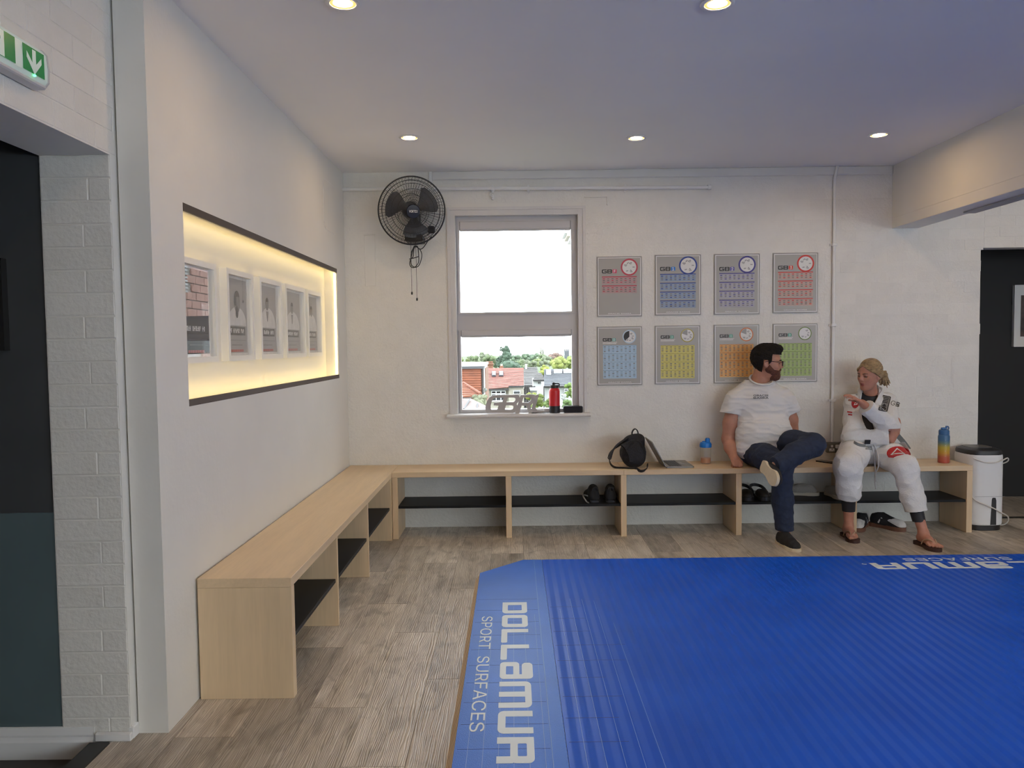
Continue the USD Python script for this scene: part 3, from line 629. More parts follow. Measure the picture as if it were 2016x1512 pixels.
# ------------------------------------------------------------------ posters
M['sheet'] = pbr('poster_grey', (.38, .365, .34), .35, var=.03, scale=4)
M['poster_edge'] = pbr('poster_edge', (.30, .295, .285), .35)
M['ink'] = pbr('poster_ink', (.03, .03, .032), .5)
post = [  # columns of x, z; kind
    ((.644, .986), (1.608, 2.064), 'F', (.62, .10, .16), (.46, .31, .31), (.52, .06, .09), 2, 'grey poster with two short rows of red figures and a red ringed dial'),
    ((1.086, 1.436), (1.613, 2.072), '1', (.03, .19, .62), (.27, .34, .47), (.03, .06, .28), 4, 'grey poster with four blue rows of figures and a thick blue ringed dial'),
    ((1.537, 1.883), (1.613, 2.073), '2', (.09, .08, .36), (.41, .40, .46), (.06, .05, .26), 4, 'grey poster with thin navy rules and pale lilac rows'),
    ((1.984, 2.327), (1.619, 2.075), '3', (.70, .05, .02), (.52, .37, .32), (.60, .03, .02), 4, 'grey poster with four red ruled rows and a red ringed dial, beside the conduit'),
    ((.642, .986), (1.083, 1.532), '0', (.10, .40, .36), (.44, .60, .74), (.26, .38, .50), 4, 'grey poster with a pale blue grid below the red figures'),
    ((1.084, 1.430), (1.086, 1.534), '0', (.02, .32, .20), (.66, .60, .18), (.40, .34, .06), 4, 'grey poster with a yellow grid and yellow ringed dial'),
    ((1.535, 1.881), (1.088, 1.536), '0', (.02, .32, .20), (.78, .46, .17), (.55, .16, .02), 4, 'grey poster with an orange grid partly behind the man'),
    ((1.986, 2.326), (1.092, 1.538), '0', (.02, .32, .20), (.38, .50, .17), (.14, .22, .05), 4, 'grey poster with a green grid partly behind the man'),
]
bright = lambda c: tuple(min(1, k) for k in c)
for i, ((x0, x1), (z0, z1), tag, accent, tint, rule, nrow, label) in enumerate(post):
    top_row = i < 4; w, hh = x1-x0, z1-z0
    t = Thing('wall_poster', label, 'poster', ((x0+x1)/2, YB, z0), group='grey training posters on the back wall')
    mA = pbr(f'accent_{i}', accent, .45); mT = pbr(f'tint_{i}', tint, .45); mR = pbr(f'rule_{i}', rule, .45)
    F = lambda a, b: (x0+w*a, z1-hh*b)
    S = lambda poly, d: ext(poly, .0004, (0, YB-.008-d*.0005, 0))
    R = lambda a, b, c, d: sbox(x0+w*a, z1-hh*d, x0+w*c, z1-hh*b)
    t.add('backing_board', bx(x0, x1, YB-.008, YB+.003, z0, z1, .0012), M['poster_edge'])
    t.add('border_line', S(R(.022, .017, .978, .983).difference(R(.038, .029, .962, .971)), 1), M['whiteprint'])
    t.add('sheet', S(R(.040, .030, .960, .970), 1), M['sheet'])
    if top_row: wc, wr, gx, gz, gh = (.720, .180), .155, .11, .213, .066
    else: wc, wr, gx, gz, gh = (.715, .175 if i < 5 else .170), .130, .125, (.195 if i == 4 else .165), .056
    if i in (1,): wr, gz = .165, .200
    if i in (2, 3): gz = .215 if i == 2 else .212
    c = F(*wc); r = wr*w
    if i == 7: accent2 = M['ink']
    ringm = mR if i not in (4,) else mT
    t.add('dial_ring', S(Point(*c).buffer(r+ (.012 if top_row else .007)), 2), ringm if i != 6 else pbr('orange_ring', (.62, .16, .03), .5))
    t.add('dial_face', S(Point(*c).buffer(r), 3), M['whiteprint'])
    if i in (4, 5, 6):
        a0, a1 = ((90, 225) if i == 4 else (90, 160))
        wedge = Polygon([c]+[(c[0]+r*.97*math.cos(math.radians(a)), c[1]+r*.97*math.sin(math.radians(a))) for a in np.linspace(a0, a1, 16)])
        t.add('dial_wedge', S(wedge, 4), M['ink'] if i == 4 else M['poster_edge'])
    marks = []
    for k in range(6 if top_row else 5):
        a = math.radians((75, 0, -62, -120, 150, 110)[k] if top_row else (60, 10, -25, -80, -130)[k]); rr = r*.62
        q = (c[0]+rr*math.cos(a), c[1]+rr*math.sin(a)); s = r*(.16 if k % 2 else .22)
        marks.append(affinity.rotate(sbox(q[0]-s, q[1]-r*.07, q[0]+s, q[1]+r*.07), (20, 0, -55, 10, 0, 40)[k]))
        if k % 2 == 0: marks.append(affinity.rotate(sbox(q[0]-s*.6, q[1]-r*.20, q[0]+s*.7, q[1]-r*.11), (20, 0, -55, 10, 0, 40)[k], origin=q))
    t.add('dial_mark', S(union_all(marks), 5), M['grey'], kind='stuff')
    gw = .225 if top_row else .20
    # the two heavy letters and the coloured number tile
    gl = rrect(0, 0, 1.25, 1, .26).difference(rrect(.26, .22, 1.3, .78, .12)).union(union_all([sbox(.62, .36, 1.25, .58), sbox(1.0, 0.05, 1.25, .58), sbox(.9, .78, 1.2, 1)]))
    bl = rrect(0, 0, 1.22, 1, .2).union(sbox(0, 0, .4, 1)).difference(union_all([rrect(.28, .20, .92, .40, .06), rrect(.28, .60, .92, .80, .06)]))
    gb = union_all([gl, affinity.translate(bl, 1.36, 0)])
    k1 = gw*w/gb.bounds[2]; k2 = gh*hh
    gb = affinity.translate(affinity.scale(gb, k1, k2, origin=(0, 0)), x0+w*gx, z1-hh*(gz+gh))
    t.add('title_lettering', S(gb, 2), M['ink'])
    tx0 = gx+gw+.012; tw = (.095 if top_row else .075)
    t.add('number_tile', S(rrect(x0+w*tx0, z1-hh*(gz+gh), x0+w*(tx0+tw), z1-hh*gz, .006), 2), mA)
    nx = x0+w*(tx0+tw/2)
    t.add('tile_number', letters(tag, gh*hh*.72, (nx, YB-.0094, z1-hh*(gz+gh*.86)), (1, 0, 0), (0, 0, 1)), M['whiteprint'])
    subs = [R(gx, gz+gh+.010, gx+.32*(.8 if top_row else 1), gz+gh+.020)] + ([] if top_row else [R(gx, gz+gh+.028, gx+.30, gz+gh+.044)])
    t.add('subtitle', S(union_all(subs), 2), M['photo_light'] if not top_row else M['photo'], kind='stuff')
    g0, g1, ga, gbm = (.110, .885, .315, .90) if top_row else (.128, .872, .315, .885)
    if i == 5: g0, g1, ga, gbm = .125, .875, .335, .900
    if i in (6, 7): ga = .335; gbm = .895
    rh = (gbm-ga)/4
    if i == 0: ga, rh = .330, .150
    base, rules, txt, txt2 = [], [], [], []
    for rr in range(nrow):
        a = ga+rr*rh
        base.append(R(g0, a, g1, a+rh*(.86 if top_row else 1)))
        rules.append(R(g0, a, g1, a+(.014 if top_row else .007)))
        for cc in range(8):
            ca = g0+(g1-g0)*(cc+.18)/8; cb = g0+(g1-g0)*(cc+.18+.5)/8
            for q in range(3 if top_row else 4):
                f0 = .22+q*.20 if top_row else .16+q*.19
                j = .12*((cc*7+q*5+rr*3) % 4)/4
                dst = txt if (q+cc+rr) % 3 else txt2
                dst.append(R(ca+(cb-ca)*j, a+rh*f0, cb-(cb-ca)*j*.8, a+rh*(f0+.085)))
        if not top_row:
            for cc in range(1, 4): rules.append(R(g0+(g1-g0)*cc/4-.0015, a, g0+(g1-g0)*cc/4+.0015, a+rh))
    t.add('schedule_grid', S(union_all(base), 2), mT, kind='stuff' if nrow > 1 and top_row else None)
    t.add('schedule_rule', S(union_all(rules), 3), mR, kind='stuff')
    t.add('schedule_figure', S(union_all(txt), 4), M['photo_mid'] if i not in (4,) else mR, kind='stuff')
    t.add('schedule_note', S(union_all(txt2), 4), mR if i != 4 else M['photo_mid'], kind='stuff')
    t.add('footer_lettering', letters('GRACIE BARRA', hh*.017, (x0+w*.5, YB-.0094, z1-hh*.958), (1, 0, 0), (0, 0, 1), width=w*.52), M['whiteprint'])

# ------------------------------------------------------------------ wall fan
M['fan'] = pbr('fan_black', (.018, .018, .020), .4)
M['blade'] = usdkit.material(stage, L+'smoky_blade', {'t': ('transparent_bsdf', {'color': (.55, .56, .58)}), 'd': ('principled_bsdf', {'base_color': (.075, .077, .085), 'roughness': .3}), 'm': ('mix_closure', {'fac': .62})}, [('t.BSDF', 'm.closure1'), ('d.BSDF', 'm.closure2')], surface='m.closure')
M['hubblue'] = pbr('fan_hub', (.006, .007, .018), .3)
fc = at(811, 415, y=5.74); fr_ = .243
t = Thing('wall_fan', 'black caged fan mounted high on the back wall left of the window', 'fan', (fc[0], YB, fc[2]))
tilt, yaw_ = math.radians(13), math.radians(15)
def fl(p):                                                    # fan frame: x right, y up, z towards the room; tipped forward
    p = np.asarray(p, float)
    X, Y, Z = p[..., 0], p[..., 1], p[..., 2]
    d, h = Z*math.cos(tilt)+Y*math.sin(tilt), Y*math.cos(tilt)-Z*math.sin(tilt)
    return np.stack([fc[0]+X*math.cos(yaw_)+d*math.sin(yaw_), fc[1]-d*math.cos(yaw_)+X*math.sin(yaw_), fc[2]+h], -1)
def flm(m):
    return trimesh.Trimesh(fl(np.array(m.vertices)), m.faces, process=False)
def ringpts(r, z, n=64):
    a = np.arange(n)/n*2*np.pi; return np.stack([r*np.cos(a), r*np.sin(a), np.full(n, z)], -1)
def fixed(m):
    if m.volume < 0: m.invert()
    return m
for nm, zz in (('guard_rim', .0),):
    t.add(nm, fixed(tube(fl(ringpts(fr_, 0)), .0055, 8, closed=True)), M['fan'])
wires = []
for k in range(120):
    a = 2*np.pi*k/120; ca, sa = math.cos(a), math.sin(a)
    front = [(r*ca, r*sa, z) for r, z in ((fr_, 0), (.225, .030), (.17, .052), (.10, .062), (.052, .064))]
    wires.append(tube(fl(front), .0011, 4, caps=False))
    if k % 2 == 0:
        back = [(r*ca, r*sa, z) for r, z in ((fr_, 0), (.22, -.035), (.15, -.062), (.06, -.072))]
        wires.append(tube(fl(back), .0011, 4, caps=False))
t.add('guard_wire', cat(wires), M['fan'], kind='stuff')
for r, z in ((.220, .034), (.197, .043), (.158, .055), (.115, .061)):
    t.add('guard_ring', fixed(tube(fl(ringpts(r, z)), .0018, 6, closed=True)), M['fan'])
for r, z in ((.215, -.037), (.12, -.068)):
    t.add('guard_ring', fixed(tube(fl(ringpts(r, z)), .0018, 6, closed=True)), M['fan'])
hub = lathe([(.0005, .058), (.034, .058), (.048, .062), (.050, .068), (.046, .073), (.0005, .075)], n=32)
t.add('hub_badge', flm(hub), M['hubblue'])
v, f = text2d('VORTEX', .017, True); v[:, 0] *= .062/np.ptp(v[:, 0])
t.add('badge_lettering', trimesh.Trimesh(fl(v+np.array([0, -.008, .0752])), f, process=False), M['whiteprint'])
t.add('blade_hub', flm(lathe([(.0005, -.012), (.040, -.012), (.042, .030), (.030, .044), (.0005, .046)], n=24)), M['fan'])
for k in range(3):
    a0 = math.radians((25, 155, 272)[k]); vv, ff = [], []
    n1, n2 = 10, 9
    for i in range(n1+1):
        r = .036+(.192-.036)*i/n1; half = math.radians(15+19*math.sin(min(1, i/n1*1.15)*math.pi*.55))
        if i == n1: half *= .78
        for j in range(n2+1):
            s = j/n2*2-1; a = a0+half*s+math.radians(10)*(i/n1)
            vv.append((r*math.cos(a), r*math.sin(a), .012-.026*s*(1-.3*i/n1)))
    for i in range(n1):
        for j in range(n2):
            q = i*(n2+1)+j; ff += [(q, q+1, q+n2+2), (q, q+n2+2, q+n2+1)]
    vv = np.array(vv); nv = len(vv); ff = np.array(ff)
    both = np.vstack([vv+(0, 0, .0012), vv-(0, 0, .0012)]); fall = np.vstack([ff, ff[:, ::-1]+nv])
    t.add('blade', trimesh.Trimesh(fl(both), fall, process=False), M['blade'], smooth=True)
t.add('motor_housing', flm(lathe([(.0005, -.150), (.035, -.148), (.058, -.130), (.064, -.085), (.055, -.062), (.0005, -.060)], n=28)), M['fan'])
t.add('wall_bracket', cat(bx(fc[0]-.035, fc[0]+.035, YB-.03, YB+.003, fc[2]-.20, fc[2]+.02, .006), hull_mesh := trimesh.Trimesh(*hull([(fc[0]+sx*.022, y, z) for sx in (-1, 1) for y, z in ((YB-.02, fc[2]-.12), (YB-.02, fc[2]-.02), (fl((0, 0, -.12))[1], fc[2]+.0), (fl((0, 0, -.12))[1], fc[2]+.035))]), process=False)), M['fan'])
cb = at(815, 470, y=5.80)
t.add('control_box', bx(cb[0]-.065, cb[0]+.065, 5.775, YB-.02, cb[2]-.022, cb[2]+.030, .008), M['fan'])
for k, (u, v_) in enumerate(((811, 577), (821, 589))):
    e_ = at(u, v_, y=5.78); c_ = t.add('pull_cord', tube([(e_[0]-.002, 5.78, cb[2]-.02), (e_[0], 5.78, e_[2]+.01)], .0014, 5), M['fan'])
    t.add('cord_knob', lathe([(.0005, -.012), (.006, -.010), (.0065, .004), (.003, .010), (.0005, .011)], (e_[0], 5.78, e_[2]), 12), M['fan'], parent=c_)
pg = at(849, 452, y=YB-.03)
t.add('plug', bx(pg[0]-.028, pg[0]+.028, YB-.045, YB-.012, pg[2]-.028, pg[2]+.026, .010), M['fan'])
cbl = [at(850, 465, y=5.94), at(840, 478, y=5.93), at(826, 490, y=5.90), at(817, 484, y=5.88), at(812, 496, y=5.87), at(808, 512, y=5.87), at(807, 522, y=5.87), at(813, 527, y=5.86), at(821, 522, y=5.86), at(824, 500, y=5.86),
       at(820, 484, y=5.86), at(813, 490, y=5.85), at(809, 510, y=5.85), at(812, 524, y=5.85), at(820, 526, y=5.85), at(828, 515, y=5.85), at(827, 492, y=5.85), at(818, 486, y=5.85), at(814, 500, y=5.84), at(811, 508, y=5.84), at(806, 510, y=5.84), at(815, 508, y=5.84), at(824, 505, y=5.84)]
t.add('power_cable', tube(spline(cbl, 150), .0032, 7), M['fan'])

# ------------------------------------------------------------------ things on the window sill
SZ = sz
M['signgrey'] = pbr('sign_grey', (.44, .42, .41), .5)
K = lambda pts: Polygon([(a, -b) for a, b in pts])
gB = K([(455, 1350), (436, 1310), (432, 1270), (440, 1215), (458, 1165), (485, 1120), (520, 1092), (560, 1078), (925, 1068), (948, 1082), (955, 1112), (948, 1150), (930, 1185), (908, 1208), (920, 1235), (915, 1270), (900, 1310), (880, 1335), (850, 1350)])
gB = gB.difference(union_all([K([(585, 1115), (708, 1115), (690, 1184), (566, 1190), (556, 1232), (632, 1236), (610, 1300), (522, 1300), (512, 1280), (512, 1240), (530, 1170), (555, 1130)]),
    K([(772, 1112), (868, 1112), (888, 1122), (890, 1145), (878, 1168), (852, 1184), (753, 1184)]), K([(746, 1232), (842, 1232), (858, 1245), (858, 1265), (845, 1288), (822, 1300), (728, 1300)])]))
rL = K([(968, 1075), (1165, 1065), (1192, 1078), (1186, 1110), (1175, 1160), (1160, 1196), (1130, 1225), (1118, 1236), (1148, 1350), (1092, 1352), (1056, 1236), (985, 1236), (948, 1352), (888, 1352), (912, 1262)])
rL = rL.difference(K([(1012, 1112), (1106, 1112), (1127, 1122), (1127, 1145), (1112, 1172), (1086, 1187), (990, 1187)]))
lL = K([(1196, 1078), (1250, 1062), (1196, 1262), (1205, 1285), (1225, 1300), (1332, 1305), (1302, 1345), (1190, 1350), (1150, 1335), (1136, 1300), (1140, 1262)])
ys = 5.985
def sign(poly):
    g = poly.buffer(2).buffer(-2)
    def mp(x, y):
        out = [at(900+a/7.754, 640-b/7.754, y=ys) for a, b in zip(np.atleast_1d(x), np.atleast_1d(y))]
        return [o[0] for o in out], [o[2] for o in out]
    from shapely.ops import transform
    g = transform(mp, g)
    return ext(g, .018, (0, ys+.009, 0))
so = [sign(gB), sign(rL), sign(lL)]
zb = min(np.array(m.vertices)[:, 2].min() for m in so)
for m in so: m.vertices[:, 2] += SZ-zb
t = Thing('letter_sign', 'grey cut-out letter sign standing on the window sill', 'sign', (.1, ys, SZ))
for nm, m in zip(('letter_pair', 'letter', 'letter'), so): t.add(nm, m, M['signgrey'])
t.add('foot', bx(np.array(so[2].vertices)[:, 0].max()-.10, np.array(so[2].vertices)[:, 0].max()+.035, ys-.02, ys+.02, SZ, SZ+.004, .001), M['fan'])
bc = at(1092, 812, y=5.985); b0 = (bc[0], 5.985, SZ)
t = Thing('water_bottle', 'red steel water bottle with black base and carry-loop lid on the window sill', 'bottle', b0)
t.add('body', lathe([(.0415, .055), (.0415, .165), (.040, .176), (.034, .188), (.031, .193), (.0005, .193)], b0, 32), pbr('red_bottle', (.60, .016, .024), .35))
t.add('base_band', lathe([(.0005, 0), (.038, 0), (.042, .004), (.0425, .055), (.0415, .0551)], b0, 32), M['fan'])
t.add('lid', lathe([(.030, .190), (.034, .192), (.034, .212), (.031, .216), (.0005, .216)], b0, 32), M['fan'])
t.add('spout', lathe([(.011, .214), (.011, .232), (.008, .236), (.0005, .236)], (b0[0]-.006, b0[1], SZ), 16), M['fan'])
t.add('carry_loop', tube(spline([(b0[0]+.004, b0[1], SZ+.225), (b0[0]+.025, b0[1], SZ+.226), (b0[0]+.036, b0[1], SZ+.222), (b0[0]+.036, b0[1], SZ+.205), (b0[0]+.032, b0[1], SZ+.196)], 14), .004, 8), M['fan'])
s_ = (at(1109, 808, y=5.985)[0], at(1147, 808, y=5.985)[0])
t = Thing('speaker', 'small black rounded speaker at the right end of the window sill', 'speaker', ((s_[0]+s_[1])/2, 5.985, SZ))
sp = rrect(s_[0], SZ, s_[1], SZ+.053, .012)
t.add('body', ext(sp.buffer(-.002), .05, (0, 6.01, 0)), pbr('speaker_cloth', (.010, .010, .016), .8, bump=.3, bscale=400))
t.add('rim', cat(ext(sp.difference(sp.buffer(-.005)), .006, (0, 6.012, 0)), ext(sp.difference(sp.buffer(-.005)), .006, (0, 5.965, 0))), M['fan'])
t.add('button', cyl(((s_[0]+s_[1])/2, 5.980, SZ+.052), ((s_[0]+s_[1])/2, 5.980, SZ+.0545), .004, n=10), M['grey'])

# ------------------------------------------------------------------ exit sign over the doorway
M['exit_green'] = usdkit.material(stage, L+'exit_green', {'p': ('principled_bsdf', {'base_color': (.0, .13, .035), 'roughness': .25, 'emission_color': (.0, .22, .05), 'emission_strength': .17})}, surface='p.BSDF')
M['exit_white'] = usdkit.material(stage, L+'exit_white', {'p': ('principled_bsdf', {'base_color': (.62, .70, .66), 'roughness': .3, 'emission_color': (.75, 1, .85), 'emission_strength': .07})}, surface='p.BSDF')
EY0, EY1, EZ0, EZ1 = 1.86, 2.312, 2.158, 2.270
t = Thing('exit_sign', 'lit green emergency exit sign with a white down arrow above the doorway', 'sign', (XP, 2.1, EZ0))
ex = XP+.003
prof = Polygon([(0, EZ0+.012), (.034, EZ0+.010), (.044, EZ0+.022), (.046, EZ0+.06), (.042, EZ1-.014), (.030, EZ1), (0, EZ1)])
t.add('case', ext(prof, EY1-EY0, (ex, EY1, 0), (1, 0, 0), (0, 0, 1)), M['exit_white'])
t.add('bottom_rail', bx(ex, ex+.040, EY0, EY1+.002, EZ0, EZ0+.014, .004), M['upvc'])
t.add('end_cap', cat(ext(prof.buffer(.003), .006, (ex, EY1+.006, 0), (1, 0, 0), (0, 0, 1))), M['upvc'])
fxx = ex+.0462
t.add('arrow_panel', bx(fxx, fxx+.001, EY1-.115, EY1-.018, EZ0+.024, EZ1-.018), M['exit_green'])
t.add('symbol_panel', bx(fxx, fxx+.001, EY0+.02, EY1-.150, EZ0+.024, EZ1-.018), M['exit_green'])
ac = EY1-.066; az = (EZ0+EZ1)/2+.003
arrow = union_all([sbox(ac-.008, az-.02, ac+.008, az+.031), Polygon([(ac, az-.036), (ac+.034, az+.002), (ac+.034, az+.019), (ac, az-.015), (ac-.034, az+.019), (ac-.034, az+.002)])])
t.add('arrow', ext(arrow, .0008, (fxx+.001, 0, 0), (0, 1, 0), (0, 0, 1)), M['exit_white'])
dn = EY1-.205
t.add('doorway_symbol', ext(sbox(dn-.05, az-.034, dn+.008, az+.034).difference(sbox(dn-.05, az-.034, dn-.012, az-.004)).difference(Polygon([(dn-.05, az+.01), (dn-.006, az+.016), (dn-.006, az+.008), (dn-.05, az)])), .0008, (fxx+.001, 0, 0), (0, 1, 0), (0, 0, 1)), M['exit_white'])
t.add('pilot_lamp', cyl((ex+.044, ac, EZ0+.020), (ex+.050, ac, EZ0+.020), .003, n=10), emit('pilot_green', (.1, 1, .3), 3.0))
# ------------------------------------------------------------------ signed-distance modelling for bodies, clothes and soft things
class Field:
    def __init__(self, lo, hi, h):
        self.lo = np.array(lo, float); self.h = h
        self.n = np.ceil((np.array(hi, float)-self.lo)/h).astype(int)+1
        self.F = np.full(self.n, .5, np.float32)
    def like(self):
        q = Field(self.lo, self.lo+self.h, self.h); q.n = self.n.copy(); q.F = np.full(self.n, .5, np.float32); return q
    def block(self, lo, hi):
        a = np.clip(np.floor((np.array(lo)-self.lo)/self.h).astype(int), 0, self.n-1); b = np.clip(np.ceil((np.array(hi)-self.lo)/self.h).astype(int)+1, 1, self.n)
        sl = tuple(slice(i, max(j, i+1)) for i, j in zip(a, b))
        ax = [(self.lo[i]+self.h*np.arange(sl[i].start, sl[i].stop)).astype(np.float32) for i in range(3)]
        return sl, ax[0][:, None, None], ax[1][None, :, None], ax[2][None, None, :]
    def put(self, sl, d, k):
        a = self.F[sl]
        if k <= 0: self.F[sl] = np.minimum(a, d)
        else:
            q = np.maximum(k-np.abs(a-d), 0)/k
            self.F[sl] = np.minimum(a, d)-q*q*k*.25
    def cone(self, a, b, r1, r2=None, k=.02):
        r2 = r1 if r2 is None else r2
        a, b = np.array(a, float), np.array(b, float); m = max(r1, r2)+k+3*self.h+.01
        sl, X, Y, Z = self.block(np.minimum(a, b)-m, np.maximum(a, b)+m)
        ba = b-a; L2 = max(ba@ba, 1e-9)
        t = ((X-a[0])*ba[0]+(Y-a[1])*ba[1]+(Z-a[2])*ba[2])/L2
        t = np.clip(t, 0, 1)
        d = np.sqrt((X-a[0]-t*ba[0])**2+(Y-a[1]-t*ba[1])**2+(Z-a[2]-t*ba[2])**2)-(r1+(r2-r1)*t)
        self.put(sl, d, k); return self
    def chain(self, pts, rs, k=.02):
        for i in range(len(pts)-1): self.cone(pts[i], pts[i+1], rs[i], rs[i+1], k)
        return self
    def ell(self, c, r, k=.02, R=None, sub=False):
        c, r = np.array(c, float), np.array(r, float); m = r.max()+k+3*self.h+.01
        sl, X, Y, Z = self.block(c-m, c+m)
        P = [X-c[0], Y-c[1], Z-c[2]]
        if R is not None: P = [sum(P[i]*R[i, j] for i in range(3)) for j in range(3)]     # columns of R: the local axes
        k0 = np.sqrt(sum((P[i]/r[i])**2 for i in range(3))); k1 = np.sqrt(sum((P[i]/r[i]**2)**2 for i in range(3)))
        d = k0*(k0-1)/np.maximum(k1, 1e-6)
        if sub:
            a = self.F[sl]; q = np.maximum(k-np.abs(a+d), 0)/max(k, 1e-6); self.F[sl] = np.maximum(a, -d)+q*q*k*.25
        else: self.put(sl, np.broadcast_to(d, self.F[sl].shape), k)
        return self
    def cut(self, p, n, lo=None, hi=None):
        """keeps what lies behind the plane through p with outward normal n (inside the block lo..hi only)"""
        p, n = np.array(p, float), np.array(n, float); n = n/np.linalg.norm(n)
        sl, X, Y, Z = self.block(self.lo if lo is None else lo, self.lo+self.n*self.h if hi is None else hi)
        d = (X-p[0])*n[0]+(Y-p[1])*n[1]+(Z-p[2])*n[2]
        self.F[sl] = np.maximum(self.F[sl], d); return self
    def wrinkle(self, amp, scale, seed=0, stretch=(1, 1, 1), lo=None, hi=None):
        sl, X, Y, Z = self.block(self.lo if lo is None else lo, self.lo+self.n*self.h if hi is None else hi)
        near = np.abs(self.F[sl]) < .03
        idx = np.nonzero(near)
        p = np.stack([X[idx[0], 0, 0]*stretch[0], Y[0, idx[1], 0]*stretch[1], Z[0, 0, idx[2]]*stretch[2]], -1)*scale
        w = meshkit.noise(p, seed)*.65+meshkit.noise(p*2.1, seed+5)*.35
        f = self.F[sl]; f[idx] += ((np.abs(w-.5)*2)*2*amp-amp).astype(np.float32); self.F[sl] = f
        return self
    def mesh(self, smooth=2):
        F = self.F; s = F < 0
        c = s[:-1, :-1, :-1]; allc = c.copy(); anyc = c.copy()
        for i in (0, 1):
            for j in (0, 1):
                for k in (0, 1):
                    q = s[i:F.shape[0]-1+i, j:F.shape[1]-1+j, k:F.shape[2]-1+k]; allc &= q; anyc |= q
        act = anyc & ~allc; I = np.stack(np.nonzero(act), 1)
        num = np.full(act.shape, -1, np.int64); num[act] = np.arange(len(I))
        acc = np.zeros((len(I), 3)); cnt = np.zeros(len(I))
        corner = {(i, j, k): F[I[:, 0]+i, I[:, 1]+j, I[:, 2]+k].astype(float) for i in (0, 1) for j in (0, 1) for k in (0, 1)}
        for a in range(3):
            o = [x for x in range(3) if x != a]
            for u in (0, 1):
                for w in (0, 1):
                    p0 = [0, 0, 0]; p0[o[0]] = u; p0[o[1]] = w; p1 = list(p0); p1[a] = 1
                    f0, f1 = corner[tuple(p0)], corner[tuple(p1)]; cr = (f0 < 0) != (f1 < 0)
                    t = np.where(cr, f0/np.where(cr, f0-f1, 1), 0)
                    pt = np.tile(np.array(p0, float), (len(I), 1)); pt[:, a] = t
                    acc += pt*cr[:, None]; cnt += cr
        V = self.lo+(I+acc/np.maximum(cnt, 1)[:, None])*self.h
        faces = []
        for a in range(3):
            o = [(a+1) % 3, (a+2) % 3]
            sl0 = [slice(None)]*3; sl1 = [slice(None)]*3; sl0[a] = slice(0, -1); sl1[a] = slice(1, None)
            e0, e1 = s[tuple(sl0)], s[tuple(sl1)]; x = np.stack(np.nonzero(e0 != e1), 1)
            x = x[(x[:, o[0]] > 0) & (x[:, o[1]] > 0) & (x[:, o[0]] < s.shape[o[0]]-1) & (x[:, o[1]] < s.shape[o[1]]-1)]
            inside = s[x[:, 0], x[:, 1], x[:, 2]]
            def cell(du, dv):
                y = x.copy(); y[:, o[0]] -= du; y[:, o[1]] -= dv; return num[y[:, 0], y[:, 1], y[:, 2]]
            q = np.stack([cell(1, 1), cell(0, 1), cell(0, 0), cell(1, 0)], 1)
            q = np.where(inside[:, None], q, q[:, ::-1]); faces.append(q)
        q = np.vstack(faces); q = q[(q >= 0).all(1)]
        f = np.vstack([q[:, [0, 1, 2]], q[:, [0, 2, 3]]])
        m = trimesh.Trimesh(V, f, process=False)
        if smooth:
            from scipy.sparse import coo_matrix
            e = np.vstack([f[:, [0, 1]], f[:, [1, 2]], f[:, [2, 0]]]); n = len(V)
            A = coo_matrix((np.ones(len(e)*2), (np.r_[e[:, 0], e[:, 1]], np.r_[e[:, 1], e[:, 0]])), shape=(n, n)).tocsr(); A.data[:] = 1
            dg = np.maximum(np.asarray(A.sum(1)).ravel(), 1)[:, None]
            for _ in range(smooth):
                V = V+.55*(A@V/dg-V); V = V-.50*(A@V/dg-V)
            m = trimesh.Trimesh(V, f, process=False)
        return m
    def project(self, pts, d):
        """moves points along d until they meet the surface"""
        from scipy.ndimage import map_coordinates
        d = np.array(d, float)/np.linalg.norm(d); pts = np.asarray(pts, float); t = np.zeros(len(pts)); done = np.zeros(len(pts), bool)
        for _ in range(400):
            p = pts+t[:, None]*d; f = map_coordinates(self.F, ((p-self.lo)/self.h).T, order=1, mode='nearest')
            done |= f < .0003; t = np.where(done, t, t+np.clip(f*.6, .0006, .01))
            if done.all(): break
        t = np.where(done & (t < 2), t, np.median(t[done]) if done.any() else 0)
        return pts+t[:, None]*d
def decal(field, poly, o, ax, ay, d, lift=.0012, size=.007):
    """a flat printed shape laid on a garment: poly in the plane o, ax, ay is moved along d to the cloth"""
    ms = []
    for g in getattr(poly, 'geoms', [poly]):
        if g.is_empty: continue
        v, f = trimesh.creation.triangulate_polygon(g, engine='earcut')
        v3 = np.hstack([v, np.zeros((len(v), 1))]); v3, f = trimesh.remesh.subdivide_to_size(v3, f, size, max_iter=12)
        ms.append((v3, f))
    m = cat([trimesh.Trimesh(*x, process=False) for x in ms]); v = np.array(m.vertices)
    p = np.array(o)+v[:, :1]*np.array(ax)+v[:, 1:2]*np.array(ay); d = np.array(d, float)/np.linalg.norm(d)
    p = field.project(p, d)-d*lift
    f = np.array(m.faces)
    nz = np.cross(ax, ay)
    if nz@d > 0: f = f[:, ::-1]
    return trimesh.Trimesh(p, f, process=False)
def textpoly(s, height, width=None):
    v, f = text2d(s, height, True)
    m = trimesh.Trimesh(v, f, process=False)
    top = v[:, 2] > v[:, 2].max()-1e-6
    tri = [Polygon(v[t][:, :2]) for t in f if top[t].all()]
    g = union_all([x.buffer(1e-6) for x in tri])
    if width: g = affinity.scale(g, width/(g.bounds[2]-g.bounds[0]), 1, origin=(0, 0))
    return g
